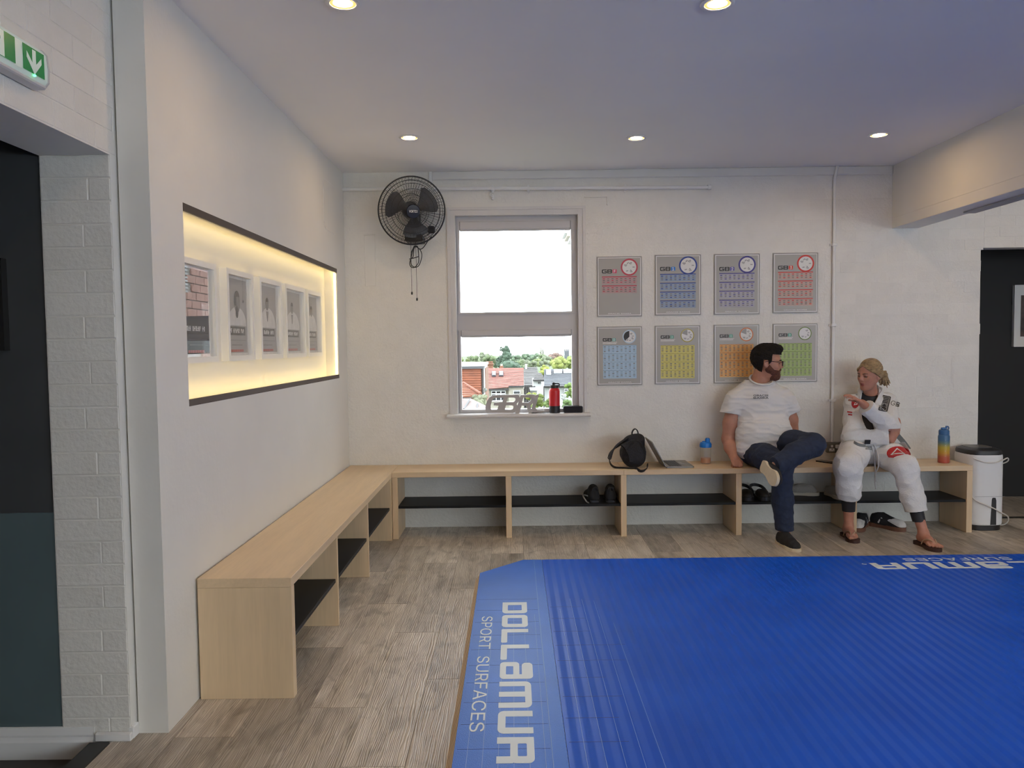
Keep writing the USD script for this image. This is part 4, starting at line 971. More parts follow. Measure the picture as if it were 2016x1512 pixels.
def hand(F, wrist, fwd, palm, thumb_side, curl, s=1.0, spread=.02, tcurl=.5):
    """wrist point, direction of the fingers, direction the palm faces, +1/-1: on which side of (palm x fwd) the thumb is; curl: bend at the three joints"""
    fwd = np.array(fwd, float)/np.linalg.norm(fwd); palm = np.array(palm, float); palm -= fwd*(palm@fwd); palm /= np.linalg.norm(palm)
    side = np.cross(palm, fwd)*thumb_side; w = np.array(wrist, float)
    F.cone(w-fwd*.02, w+fwd*.02*s, .026*s, .028*s, .012)
    for i, (off, ml, ls) in enumerate(((.028, .088, (.042, .025, .021)), (.010, .092, (.046, .029, .022)), (-.009, .087, (.042, .027, .021)), (-.027, .078, (.033, .020, .019)))):
        a = w+side*off*.55*s; b = w+fwd*ml*s+side*off*s
        F.cone(a, b, .015*s, .0115*s, .008)
        p, ang = b, 0.0
        for j, l in enumerate(ls):
            ang += curl[j]*(1+.06*i)
            d = fwd*math.cos(ang)+palm*math.sin(ang)+side*(off*spread/.028)
            q = p+d/np.linalg.norm(d)*l*s
            F.cone(p, q, (.0092, .0084, .0076)[j]*s, (.0085, .0077, .0065)[j]*s, .0025); p = q
    t0 = w+fwd*.022*s+side*.022*s; t1 = t0+(fwd*.62+side*.62+palm*.35)*.042*s; t2 = t1+(fwd*.85+side*(.45-tcurl)+palm*.35)*.034*s; t3 = t2+(fwd*.85+side*(.15-tcurl)+palm*.4)*.026*s
    F.chain([t0, t1, t2, t3], [.016*s, .012*s, .010*s, .008*s], .006)
def frame3(fwd, up=(0, 0, 1)):
    f = np.array(fwd, float)/np.linalg.norm(fwd); u = np.array(up, float); u -= f*(u@f); u /= np.linalg.norm(u); l = np.cross(u, f)
    return np.stack([f, l, u], 1)                               # columns: forward, left, up
def head(F, c, R, s=1.0, fem=False):
    P = lambda x, y, z: np.array(c)+R@(np.array([x, y, z])*s)
    E = lambda x, y, z, r, k=.02, sub=False: F.ell(P(x, y, z), np.array(r)*s, k*s, R, sub)
    E(-.012, 0, .036, (.097, .076, .092), .02)
    E(.020, 0, -.01, (.075, .066, .09), .03)
    E(.036, 0, -.052, (.056, .052 if fem else .056, .068), .03)
    F.cone(P(.070, .010, -.100), P(.070, -.010, -.100), .020*s, None, .025*s)
    for y in (-1, 1):
        F.cone(P(.005, y*.056, -.045), P(.062, y*.018, -.098), .017*s, .016*s, .02*s)
        F.cone(P(.080, y*.018, .022), P(.066, y*.050, .020), .012*s, .010*s, .016*s)
        E(.060, y*.040, -.022, (.024, .020, .022), .02)
        E(.093, y*.030, -.002, (.014, .017, .010), .012, True)
        E(-.006, y*.078, -.008, (.020, .010, .031), .008)
        E(-.002, y*.088, -.006, (.010, .006, .018), .006, True)
        E(.098, y*.011, -.031, (.010, .009, .008), .006)
    F.cone(P(.090, 0, .014), P(.110, 0, -.022), .0085*s, .0115*s, .012*s)
    E(.088, 0, -.058, (.012, .022, .007), .006); E(.086, 0, -.070, (.012, .019, .008), .006)
    E(.101, 0, -.0635, (.012, .022, .0018), .002, True)
    return P
def sole_outline(l, w):
    """outline of a sole, heel at x = 0, toe at x = l"""
    p = np.array([(0, 0), (.01, .60), (.06, .80), (.2, .78), (.40, .72), (.58, .90), (.72, 1.0), (.85, .90), (.95, .62), (1, .1)])
    up = [(a*l, b*w/2) for a, b in p]; dn = [(a*l, -b*w/2*(.92 if .2 < a < .6 else 1)) for a, b in p[::-1]]
    return Polygon(spline(np.array(up+dn[:-1]), 64, True)).buffer(0)
def place(m, o, R):
    return trimesh.Trimesh(np.array(o)+np.array(m.vertices)@np.array(R).T, m.faces, process=False)
def shoe_parts(l=.285, w=.100, ht=.075, sole=.024, opening=True, toe=.048):
    """(upper, sole, collar) in the shoe's own frame: x heel to toe, z up"""
    so = ext(sole_outline(l, w), sole, (0, 0, 0), (1, 0, 0), (0, 1, 0))
    F = Field((-.02, -w*.75, -.01), (l+.02, w*.75, sole+ht+.05), .004)
    F.chain([(.04, 0, sole+.02), (.11, 0, sole+.012), (l-.055, .004, sole+.004)], [w*.36, w*.38, w*.40], .03)
    F.cone((.050, 0, sole+ht-.03), (.052, 0, sole+.02), w*.34, w*.37, .03)
    F.cone((.09, 0, sole+ht*.72), (.17, 0, sole+toe*.62), w*.26, w*.24, .04)
    F.cut((0, 0, sole-.004), (0, 0, -1)); F.cut((.05, 0, sole+ht), (-.16, 0, 1))
    if opening: F.ell((.052, 0, sole+ht+.008), (.050, w*.27, .035), .006, None, True)
    return F.mesh(1), so
# ------------------------------------------------------------------ the two people
def skin(name, c):
    return usdkit.material(stage, L+name, {'g': ('geometry', {}), 'n': ('noise_texture', {'scale': 26.0, 'detail': 3.0}), 'r': ('rgb_ramp', {'ramp': [(.3, tuple(x*.90 for x in c)), (.7, tuple(min(1, x*1.08) for x in c))]}),
        'p': ('principled_bsdf', {'roughness': .5, 'subsurface_weight': .12, 'subsurface_radius': (1.0, .3, .15), 'subsurface_scale': .008})}, [('g.position', 'n.vector'), ('n.fac', 'r.fac'), ('r.color', 'p.base_color')], surface='p.BSDF')
M['skin_m'] = skin('skin_warm', (.44, .205, .135)); M['skin_f'] = skin('skin_fair', (.46, .215, .15))
M['hair_dark'] = pbr('dark_hair', (.010, .008, .007), .7, specular_ior_level=.2, var=.35, scale=60, bump=.6, bscale=160)
M['beard'] = pbr('red_brown_beard', (.115, .036, .020), .7, var=.4, scale=90, bump=.8, bscale=220)
M['tee'] = pbr('white_cotton', (.66, .655, .655), .85, bump=.25, bscale=28)
M['denim'] = pbr('navy_denim', (.012, .022, .052), .8, var=.25, scale=30, bump=.25, bscale=60)
M['shoe_black'] = pbr('black_knit', (.012, .012, .014), .75, bump=.3, bscale=300)
M['sole_cream'] = pbr('cream_sole', (.62, .53, .38), .6, var=.06, scale=30)
M['eye_white'] = pbr('eye_white', (.42, .39, .37), .3); M['iris'] = pbr('iris', (.05, .035, .025), .2); M['lip'] = pbr('lips', (.27, .065, .06), .5)
M['lens'] = pane('spectacle_lens')
ST = HB                                                     # seat height

man = Thing('person', 'bearded man in white t-shirt, navy jeans and glasses sitting with one leg crossed', 'person', (1.86, 5.60, 0))
Rh, Lh = (1.765, 5.745, .590), (1.925, 5.755, .600)
Rk, Ra = (1.838, 5.345, .530), (1.862, 5.345, .085)
Lk, La = (2.085, 5.425, .680), (1.775, 5.275, .565)
Rs, Re, Rw = (1.655, 5.80, .970), (1.597, 5.81, .680), (1.606, 5.70, .565)
Ls, Le, Lw = (2.010, 5.80, .970), (2.098, 5.86, .700), (2.085, 5.850, .590)
hc = np.array((1.862, 5.745, 1.252)); Rm = frame3((.965, -.25, -.10), (-.03, .0, 1))
F = Field((1.50, 4.98, 0.0), (2.26, 5.985, 1.42), .004)
F.ell((1.845, 5.785, .90), (.175, .105, .17), .03); F.ell((1.845, 5.775, .70), (.165, .115, .16), .03); F.ell((1.845, 5.77, .605), (.165, .11, .10), .03)
F.chain([Rh, Rk, Ra], [.070, .050, .038], .02); F.chain([Lh, Lk, La], [.070, .050, .030], .02)
F.cone(Rs, Ls, .055, .055, .03)
F.chain([Rs, (1.615, 5.805, .80), Re, (1.600, 5.755, .62), Rw], [.060, .056, .045, .044, .030], .02); F.chain([Ls, (2.062, 5.82, .82), Le, (2.095, 5.86, .63), Lw], [.060, .056, .045, .043, .030], .02)
hand(F, Rw, (.16, -.62, -.62), (-.1, .75, -.65), -1, (1.25, 1.5, .9), 1.0, 0, .8)
hand(F, Lw, (.0, -.45, -.75), (0, .3, -.9), 1, (.35, .3, .2), 1.0, .03)
F.cone((1.812, 5.80, 1.04), (1.840, 5.775, 1.17), .070, .064, .03)
P = head(F, hc, Rm, 1.0)
man.add('body', F.mesh(2), M['skin_m'], smooth=True)
# t-shirt
T = Field((1.48, 5.52, .50), (2.22, 5.986, 1.12), .004)
T.ell((1.840, 5.80, .905), (.205, .130, .165), .04); T.ell((1.845, 5.765, .73), (.200, .158, .175), .05); T.ell((1.840, 5.765, .615), (.210, .155, .115), .04)
T.cone((1.675, 5.805, .968), (1.995, 5.805, .968), .080, .080, .04); T.cone((1.82, 5.805, 1.02), (1.82, 5.80, 1.115), .115, .082, .06)
for x_ in (1.690, 1.955): T.cone((1.82, 5.805, 1.098), (x_, 5.805, 1.005), .074, .064, .04)
TS = T.like(); TS.cone(Rs, (1.602, 5.805, .82), .080, .080, .03).cone(Ls, (2.082, 5.825, .84), .080, .076, .03)
TS.cut((1.606, 5.805, .876), (-.18, 0, -1), hi=(1.84, 6, 1.2)); TS.cut((2.072, 5.825, .876), (.35, .02, -1), lo=(1.84, 5, .4))
q_ = np.maximum(.02-np.abs(T.F-TS.F), 0)/.02; T.F = np.minimum(T.F, TS.F)-q_*q_*.005
T.wrinkle(.0060, 13, 3, (.6, .8, 1.5)); T.wrinkle(.0060, 9, 9, (.9, 1, 2.2), hi=(2.3, 6, .82))
T.cut((1.845, 5.6, .528), (.12, -.25, -1))
T.ell((1.824, 5.745, 1.156), (.088, .105, .062), .01, None, True)
man.add('t_shirt', T.mesh(1), M['tee'], smooth=True)
colr = []
for a in np.linspace(0, 2*math.pi, 40, endpoint=False):
    colr.append((1.824+.079*math.cos(a), 5.752+.090*math.sin(a), 1.124+.036*math.sin(a)))
man.add('neckband', fixed(tube(np.array(colr), .0075, 8, closed=True)), M['tee'], smooth=True)
tx = at(1511, 783, y=5.5); M['tee_ink'] = pbr('tee_ink', (.05, .055, .06), .6)
for s_, dz in (('GRACIE', .004), ('BARRA', -.013)):
    man.add('shirt_lettering', decal(T, textpoly(s_, .013, .105), (tx[0]-.0, 5.45, tx[2]+dz-.0), (1, 0, 0), (0, 0, 1), (.05, 1, -.03)), M['tee_ink'], smooth=False)
# jeans
J = Field((1.62, 5.10, .05), (2.22, 5.985, .82), .004)
J.ell((1.845, 5.775, .60), (.192, .145, .108), .04)
J.chain([Rh, (1.80, 5.54, .575), Rk, (1.850, 5.352, .30), (1.862, 5.350, .115)], [.098, .088, .072, .066, .058], .03)
J.chain([Lh, (2.01, 5.59, .665), Lk, (1.93, 5.340, .632), (1.785, 5.270, .567)], [.100, .092, .078, .070, .058], .03)
J.wrinkle(.0060, 12, 4, (1, 1, 1.3))
J.cut((1.862, 5.35, .098), (0, 0, -1), hi=(1.98, 5.5, .2)); J.cut(np.array((1.760, 5.262, .560)), (-.85, -.25, -.12), hi=(1.80, 5.36, .70), lo=(1.6, 5.0, .50))
J.cut((1.845, 5.6, .498), (0, 0, -1), lo=(1.6, 5.625, .4)); J.cut((1.845, 5.75, .70), (0, 0, 1), lo=(1.6, 5.68, .6), hi=(1.94, 6, 1))
man.add('jeans', J.mesh(1), M['denim'], smooth=True)
up_, so_ = shoe_parts(.275, .100, .072, .020)
o1, R1 = (1.845, 5.405, 0), frame3((.11, -.99, 0))
sh = man.add('shoe', place(up_, o1, R1), M['shoe_black'], smooth=True); man.add('sole', place(so_, o1, R1), M['sole_cream'], parent=sh)
nrm = np.array((-.95, -.15, .20)); dr = np.array((.06, -.955, -.29)); dr /= np.linalg.norm(dr); R2_ = frame3(dr, -nrm)
o2_ = np.array((1.690, 5.325, .562))
sh = man.add('shoe', place(up_, o2_, R2_), M['shoe_black'], smooth=True); man.add('sole', place(so_, o2_, R2_), M['sole_cream'], parent=sh)
# hair, beard, face
def shell(P, R, s, grow, build, keep, h=.0035, c=None, smooth=1, groove=0):
    """hair: a grown copy of part of the head; keep(x, y, z) in the head's own frame is positive outside the hair"""
    F = Field(np.array(c)-.18*s, np.array(c)+.18*s, h)
    build(F, grow)
    sl, X, Y, Z = F.block(F.lo, F.lo+F.n*F.h)
    q = [sum((A-cc)*R[i, j] for i, (A, cc) in enumerate(zip((X, Y, Z), c)))/s for j in range(3)]
    if groove:
        near = np.nonzero(np.abs(F.F) < .02); g3 = [np.broadcast_to(a, F.F.shape)[near] for a in q]
        F.F[near] += (groove*(np.abs(meshkit.noise(np.stack([g3[0]*14, (g3[1])*95, g3[2]*60+g3[0]*25], -1), 4)-.5)*4-1)).astype(np.float32)
    F.F = np.maximum(F.F, (keep(*q)*s).astype(np.float32)); return F.mesh(smooth)
def cap(F, g, c=hc, R=Rm, s=1.0):
    E = lambda x, y, z, r, k=.02: F.ell(np.array(c)+R@(np.array([x, y, z])*s), (np.array(r)+g)*s, k*s, R)
    E(-.012, 0, .036, (.097, .076, .092)); E(.020, 0, -.01, (.075, .066, .09), .03)
def hair_m(F, g):
    cap(F, g); F.ell(P(.045, 0, .105), (.058, .062, .034), .02, Rm); F.wrinkle(.003, 60, 2)
rz = lambda x, y, z: np.maximum(np.maximum(.062-z+np.clip(x-.05, 0, 1)*.25, 0)*np.sign(x-.038+0*z)-1e-3, 0)
def keep_m(x, y, z):
    line = np.where(x > .030, .064, np.where(x > .008, -.018+(x-.008)*1.2, np.where(x > -.028, .020, -.088)))
    return (line-z)*.8+0*y
man.add('hair', shell(P, Rm, 1.0, .010, hair_m, keep_m, c=hc, groove=.0022, h=.003), M['hair_dark'], smooth=True)
def beard_b(F, g):
    for y in (-1, 1):
        F.cone(P(.010, y*.0665, -.010), P(.014, y*.060, -.046), .007, .012, .012); F.cone(P(.010, y*.055, -.048), P(.062, y*.020, -.098), .0205, .0205, .02)
        F.cone(P(.0985, y*.004, -.046), P(.076, y*.034, -.066), .0075, .009, .010)
        F.cone(P(.074, y*.032, -.066), P(.068, y*.022, -.095), .011, .019, .015); F.cone(P(.03, y*.050, -.055), P(.066, y*.034, -.068), .012, .010, .02)
    F.cone(P(.010, .0, -.075), P(.060, 0, -.085), .045, .036, .02); F.ell(P(.070, 0, -.098), (.030, .034, .027), .03, Rm)
    for y in (-1, 1): F.cone(P(.016, y*.062, -.038), P(.060, y*.044, -.062), .012, .011, .02); F.wrinkle(.0012, 90, 4)
man.add('beard', shell(P, Rm, 1.0, 0, beard_b, lambda x, y, z: 0*x+0*y+0*z-1.0, c=hc), M['beard'], smooth=True)
def face_bits(t, P, R, s, browmat, gaze=(0, 0)):
    for y in (-1, 1):
        e = t.add('eye', trimesh.Trimesh(P(.0795, y*.031, -.001)+np.array(trimesh.creation.icosphere(2, .0115*s).vertices), trimesh.creation.icosphere(2, .0115*s).faces, process=False), M['eye_white'], smooth=True)
        i = trimesh.creation.icosphere(2, .0062*s); i.apply_transform(np.vstack([np.hstack([R*np.array([.45, 1, 1]), P(.0890, y*.031+gaze[0], gaze[1])[:, None]]), [0, 0, 0, 1]]))
        t.add('iris', i, M['iris'], parent=e, smooth=True)
        t.add('eyebrow', tube(np.array([P(.0985, y*.014, .019), P(.096, y*.030, .025), P(.082, y*.050, .021)]), [.0030*s, .0036*s, .002*s], 8), browmat, smooth=True)
        lid = [P(.0905-abs(q)*.006, y*(.031+q*.0140), .0020-abs(q)*.003) for q in (-1, -.5, 0, .5, 1)]
        t.add('eyelid', tube(np.array(lid), .0042*s, 6), M['lid'], smooth=True)
    t.add('lips', cat(tube(spline([P(.083, -.025, -.063), P(.098, -.008, -.0585), P(.0995, 0, -.0592), P(.098, .008, -.0585), P(.083, .025, -.063)], 15), .0045*s*np.sin(np.linspace(.35, math.pi-.35, 15)), 8), tube(spline([P(.083, -.023, -.066), P(.0975, 0, -.0725), P(.083, .023, -.066)], 15), .0058*s*np.sin(np.linspace(.35, math.pi-.35, 15)), 8)), M['lip'], smooth=True, kind=None)
M['lid'] = pbr('eyelid_skin', (.22, .085, .06), .6)
face_bits(man, P, Rm, 1.0, M['hair_dark'])
M['specs'] = pbr('spectacle_frame', (.030, .008, .010), .3)
for y in (-1, 1):
    q = rrect(-.025, -.018, .025, .018, .010).exterior.coords[:-1]
    rim = man.add('glasses_rim', fixed(tube(np.array([P(.112-abs(a+y*.0)*.05, y*.033+a, .000+b_) for a, b_ in q]), .0022, 6, closed=True)), M['specs'], smooth=True)
    man.add('glasses_temple', tube(np.array([P(.108, y*.058, .010), P(.085, y*.074, .011), P(.01, y*.084, .012), P(-.018, y*.084, .002)]), .0024, 6), M['specs'], smooth=True)
man.add('glasses_bridge', tube(np.array([P(.111, -.009, .004), P(.115, 0, .007), P(.111, .009, .004)]), .0022, 6), M['specs'], smooth=True)

# ------------------------------------------------------------------ the woman
M['gi'] = pbr('white_gi_cotton', (.68, .685, .69), .85, bump=.35, bscale=90)
M['rash'] = pbr('black_rash_guard', (.012, .012, .016), .6)
M['gi_grey'] = pbr('grey_belt', (.20, .215, .21), .8)
M['red_patch'] = pbr('red_patch', (.48, .02, .025), .6)
M['blonde'] = pbr('blonde_hair', (.30, .205, .105), .5, var=.45, scale=34, stretch=(1, 1, 2.2), bump=.5, bscale=150)
M['flip'] = pbr('brown_flip_flop', (.045, .016, .012), .6); M['strap'] = pbr('tan_strap', (.40, .26, .17), .5)
wom = Thing('person', 'blonde woman in a white martial arts gi and flip-flops, one hand raised to her chin', 'person', (2.60, 5.55, 0))
sR, eR, wR = np.array((2.545, 5.835, .925)), np.array((2.458, 5.675, .690)), np.array((2.712, 5.575, .706))
sL, eL, wL = np.array((2.792, 5.835, .935)), np.array((2.700, 5.605, .783)), np.array((2.487, 5.545, .950))
hR, kR, aR = (2.535, 5.77, .585), (2.325, 5.415, .525), (2.372, 5.505, .085)
hL, kL, aL = (2.690, 5.77, .585), (2.715, 5.405, .520), (2.778, 5.262, .085)
hcw = np.array((2.622, 5.745, 1.150)); Rwm = frame3((-.90, -.43, -.12), (.05, -.02, 1)); sw = .90
F = Field((2.20, 5.06, 0.0), (2.92, 5.985, 1.30), .004)
F.ell((2.665, 5.835, .86), (.125, .085, .14), .03); F.ell((2.635, 5.80, .70), (.12, .09, .13), .03); F.ell((2.615, 5.785, .59), (.135, .095, .095), .03)
F.chain([hR, kR, (2.350, 5.46, .33), aR], [.066, .046, .042, .031], .02); F.chain([hL, kL, (2.742, 5.345, .33), aL], [.066, .046, .042, .031], .02)
F.cone(sR, sL, .042, .042, .03)
F.chain([sR, eR, wR], [.046, .036, .024], .015); F.chain([sL, eL, wL], [.046, .036, .024], .015)
hand(F, wR, (.34, .06, .94), (-.25, .95, .0), 1, (.25, .30, .25), .90, .02, .2)
hand(F, wL, (-.80, -.30, .50), (-.30, .25, -.90), 1, (.12, .34, .26), .92, .02, .5)
F.cone((2.668, 5.825, .965), (2.640, 5.785, 1.08), .050, .046, .025)
Pw = head(F, hcw, Rwm, sw, True)
def foot(F, ankle, heel, toe, sole):
    heel, toe = np.array(heel, float), np.array(toe, float); d = (toe-heel)/np.linalg.norm(toe-heel); sd = np.cross((0, 0, 1), d); z = np.array((0, 0, 1.0))
    F.cone(ankle, heel+d*.04+z*(sole+.035), .032, .030, .02)
    F.cone(heel+d*.028+z*(sole+.026), heel+d*.12+z*(sole+.030), .026, .028, .02)
    F.cone(heel+d*.06+z*(sole+.045), heel+d*.165+z*(sole+.020), .028, .022, .02)
    return d, sd
sole_t = .022
feet = []
for (an, he, to, big) in ((aR, (2.378, 5.575, 0), (2.352, 5.352, 0), 1), (aL, (2.775, 5.325, 0), (2.790, 5.100, 0), -1)):
    d, sd = foot(F, an, he, to, sole_t); he = np.array(he); z = np.array((0, 0, 1.0))
    for i in range(5):
        o = (.030-.0145*i)*-big; ln = (.218, .214, .205, .193, .178)[i]; r = (.0115, .009, .0085, .008, .0075)[i]
        F.cone(he+d*.150+sd*o*.9+z*(sole_t+.016), he+d*ln+sd*o+z*(sole_t+r), .014, r, .004)
    feet.append((he, d, sd, big))
wom.add('body', F.mesh(2), M['skin_f'], smooth=True)
# rash guard and leggings under the gi
B = Field((2.44, 5.62, .55), (2.88, 5.985, 1.06), .005)
B.ell((2.665, 5.832, .86), (.142, .100, .155), .03); B.ell((2.635, 5.797, .70), (.138, .105, .14), .03); B.cone(sR, sL, .052, .052, .03); B.cone((2.668, 5.825, .95), (2.655, 5.808, 1.015), .062, .054, .03)
B.cut((2.657, 5.81, 1.010), (-.1, -.45, 1))
wom.add('rash_guard', B.mesh(1), M['rash'], smooth=True)
Gg = Field((2.28, 5.2, .10), (2.86, 5.56, .36), .004)
Gg.cone((2.350, 5.46, .33), (2.366, 5.492, .170), .050, .042, .01); Gg.cut((2.366, 5.49, .195), (0, 0, -1), hi=(2.5, 5.6, .4))
Gg.cone((2.742, 5.345, .33), (2.766, 5.288, .14), .050, .040, .01); Gg.cut((2.768, 5.285, .160), (.05, -.1, -1), lo=(2.6, 5.1, .1))
for m in sorted(Gg.mesh(1).split(only_watertight=False), key=lambda m: m.vertices[:, 0].mean()):
    if len(m.faces) > 200: wom.add('legging', m, M['rash'], smooth=True)
# jacket
G = Field((2.36, 5.44, .46), (2.92, 5.986, 1.10), .004)
G.ell((2.665, 5.835, .87), (.165, .120, .155), .04); G.ell((2.635, 5.795, .71), (.165, .135, .15), .04); G.ell((2.615, 5.765, .60), (.190, .155, .11), .04)
G.cone((2.70, 5.72, .60), (2.735, 5.600, .590), .105, .100, .05)
G.cone(sR, sL, .064, .066, .04); G.cone((2.665, 5.835, .95), (2.668, 5.838, 1.02), .085, .066, .04)
G.chain([sR, eR+(.006, 0, 0), wR-(wR-eR)*.10], [.066, .066, .052], .02); G.chain([sL, eL, wL-(wL-eL)*.10], [.068, .066, .054], .02)
G.wrinkle(.0075, 12, 12, (1, 1, 1.3))
cuff = lambda w, e, q: w-(w-e)*q
dR, dL = (wR-eR)/np.linalg.norm(wR-eR), (wL-eL)/np.linalg.norm(wL-eL)
G.cut(cuff(wR, eR, .10), dR, lo=(2.61, 5.44, .615), hi=(2.80, 5.645, .765)); G.cut(cuff(wL, eL, .10), dL, lo=(2.38, 5.44, .85), hi=(2.60, 5.63, 1.05))
op = [at(u, v, y=5.74)[[0, 2]] for u, v in ((1690, 752), (1694, 776), (1694, 800), (1695, 830), (1701, 848), (1714, 855), (1716, 846), (1714, 828), (1724, 800), (1732, 778), (1737, 764), (1738, 750))]
def poly2d(F, pts, ymax):
    from shapely import contains_xy
    sl, X, Y, Z = F.block(F.lo, (F.lo+F.n*F.h))
    xs, zs = X[:, 0, 0].astype(float), Z[0, 0, :].astype(float); pts = np.array(pts)
    gx, gz = np.meshgrid(xs, zs, indexing='ij'); d = np.full(gx.shape, 9.0)
    for a, b in zip(pts, np.roll(pts, -1, 0)):
        ab = b-a; t = np.clip(((gx-a[0])*ab[0]+(gz-a[1])*ab[1])/(ab@ab), 0, 1); d = np.minimum(d, np.hypot(gx-a[0]-t*ab[0], gz-a[1]-t*ab[1]))
    d = np.where(contains_xy(Polygon(pts), gx, gz), -d, d)
    return np.maximum(d[:, None, :], Y-ymax)
arm = G.like()
arm.chain([eL, wL-(wL-eL)*.10], [.080, .066], .02); arm.chain([eR, wR], [.078, .066], .02)
hole = poly2d(G, op, 5.825)
G.F = np.where(arm.F > 0, np.maximum(G.F, -hole), G.F).astype(np.float32)
wom.add('gi_jacket', G.mesh(1), M['gi'], smooth=True)
def lapel(back, pxs, w, lift=.004):
    q = spline(np.array([at(u, v, y=5.60) for u, v in pxs]), 22); d = q.mean(0)-np.array([0, 0, H])
    p = spline(np.vstack([back, Gl.project(q, d/np.linalg.norm(d))[2::5]]), 40)
    o = p-np.array((2.665, 5.850, 0)); o[:, 2] = .35*np.hypot(o[:, 0], o[:, 1]); o /= np.linalg.norm(o, axis=1, keepdims=True)
    return ribbon(p+o*lift, w, .011, np.cross(np.gradient(p, axis=0), o))
Gl = G.like()                      # the jacket without its opening, to lay the lapels on
Gl.ell((2.665, 5.835, .87), (.165, .120, .155), .04); Gl.ell((2.635, 5.795, .71), (.165, .135, .15), .04); Gl.cone(sR, sL, .064, .066, .04); Gl.cone((2.665, 5.835, .95), (2.668, 5.838, 1.02), .085, .066, .04)
wom.add('lapel', lapel([(2.655, 5.915, 1.030), (2.715, 5.895, 1.036), (2.745, 5.840, 1.030)], ((1738, 770), (1734, 780), (1729, 792), (1722, 808)), .044), M['gi'], smooth=50)
wom.add('lapel', lapel([(2.665, 5.915, 1.030), (2.610, 5.890, 1.034), (2.590, 5.835, 1.022)], ((1694, 772), (1691, 786), (1689, 812), (1691, 836), (1699, 852), (1716, 860)), .030), M['gi'], smooth=50)
# trousers
Q = Field((2.20, 5.16, .15), (2.90, 5.985, .76), .004)
Q.ell((2.612, 5.775, .590), (.185, .14, .10), .04)
Q.chain([hR, (2.43, 5.58, .575), kR, (2.345, 5.44, .36), (2.352, 5.46, .27)], [.098, .098, .088, .072, .064], .03)
Q.chain([hL, (2.705, 5.58, .565), kL, (2.742, 5.345, .32), (2.756, 5.31, .19)], [.098, .092, .080, .068, .066], .03)
Q.wrinkle(.0095, 10, 21, (1, 1, 1.1))
Q.cut((2.352, 5.46, .292), (0, .2, -1), hi=(2.50, 5.62, .42)); Q.cut((2.752, 5.325, .226), (.12, -.15, -1), lo=(2.60, 5.1, .1), hi=(3, 5.5, .40))
Q.cut((2.6, 5.7, .499), (0, 0, -1), lo=(2.2, 5.63, .4))
wom.add('gi_trousers', Q.mesh(1), M['gi'], smooth=True)
# belt, cords and patches
allF = G.like(); allF.F = G.F.copy(); sl, X, Y, Z = Q.block(G.lo, G.lo+(G.n-1)*G.h)
from scipy.ndimage import map_coordinates
ii = np.stack(np.meshgrid(*[np.arange(n) for n in allF.n], indexing='ij'), -1).reshape(-1, 3)
allF.F = np.minimum(allF.F, map_coordinates(Q.F, ((allF.lo+ii*allF.h-Q.lo)/Q.h).T, order=1, mode='constant', cval=.5).reshape(allF.F.shape)).astype(np.float32)
def on_cloth(pxs, n=20, y=5.45, lift=.003, field=None):
    q = np.array([at(u, v, y=y) for u, v in pxs]); q = spline(q, n) if len(pxs) > 2 else np.linspace(q[0], q[1], n)
    d = (q.mean(0)-np.array([0, 0, H])); d /= np.linalg.norm(d)
    return (field or allF).project(q, d)-d*lift, d
p, d = on_cloth(((1681, 872), (1690, 877), (1703, 879)), 14); wom.add('belt', ribbon(p, .032, .006, (0, -.3, 1)), M['gi_grey'], smooth=50)
p, d = on_cloth(((1704, 869), (1712, 871)), 5, lift=.006); wom.add('belt_bar', ribbon(np.array([p.mean(0)+(-.019, 0, 0), p.mean(0)+(.019, 0, 0)]), .030, .008, (0, -.3, 1)), M['rash'])
for k in range(2):
    p, d = on_cloth(((1704, 879.5+4*k), (1716, 880.5+4*k)), 5, lift=.004); wom.add('belt_stripe', ribbon(p, .006, .004, (0, -.3, 1)), M['gi_grey'])
p, d = on_cloth(((1768, 856), (1776, 866), (1784, 877), (1790, 886)), 12, y=5.62); p = np.array([at(u, v, y=yy) for u, v, yy in ((1766, 856, 5.66), (1775, 866, 5.64), (1783, 876, 5.63), (1789, 885, 5.62))])
wom.add('belt_tail', ribbon(spline(p, 12), .034, .006, (.6, -.4, .5)), M['gi_grey'], smooth=50)
for a in (((1716, 878), (1720, 890), (1723, 905)), ((1721, 876), (1727, 890), (1730, 908))):
    p, d = on_cloth(a, 14, lift=.005); e = p[-1]
    tail = [e, (e[0]-.002, min(e[1], 5.60), .500), (e[0]-.002, 5.590, .45), (e[0]+.002, 5.59, .385 if a[0][0] < 1720 else .330)]
    wom.add('drawstring', tube(np.vstack([p[:-1], spline(tail, 12)]), .0045, 7), M['gi'], smooth=True)
def patch(name, poly, px, mat, field=None, rot=0, tilt=(.42, .90, -.08), y=5.40, lift=.0018):
    c = at(*px, y=y); d = c-np.array([0, 0, H]); d /= np.linalg.norm(d)
    ax = np.array((math.cos(.33), -math.sin(.33), 0)); ay = np.array((0, 0, 1.0))
    poly = affinity.rotate(poly, rot, origin=(0, 0))
    wom.add(name, decal(field or allF, poly, c, ax, ay, d, lift), mat, smooth=False)
sc = 5.6/5.4
redp = affinity.scale(ell(0, 0, 1, 1), .076, .052).intersection(sbox(-1, -.030, 1, 1))
patch('red_patch', redp, (1769, 893), M['red_patch'])
tri = Polygon([(-.052, -.018), (-.010, .034), (.056, -.018)]).difference(Polygon([(-.036, -.010), (-.008, .024), (.026, .000), (-.02, -.004)])).difference(Polygon([(-.03, -.012), (.03, -.008), (.046, -.018), (-.04, -.019)]))
patch('patch_triangle', tri, (1769, 891), M['gi'], lift=.0032)
rc = ell(0, 0, .026, .040)
patch('red_patch', rc, (1684, 793), M['red_patch'], rot=-6)
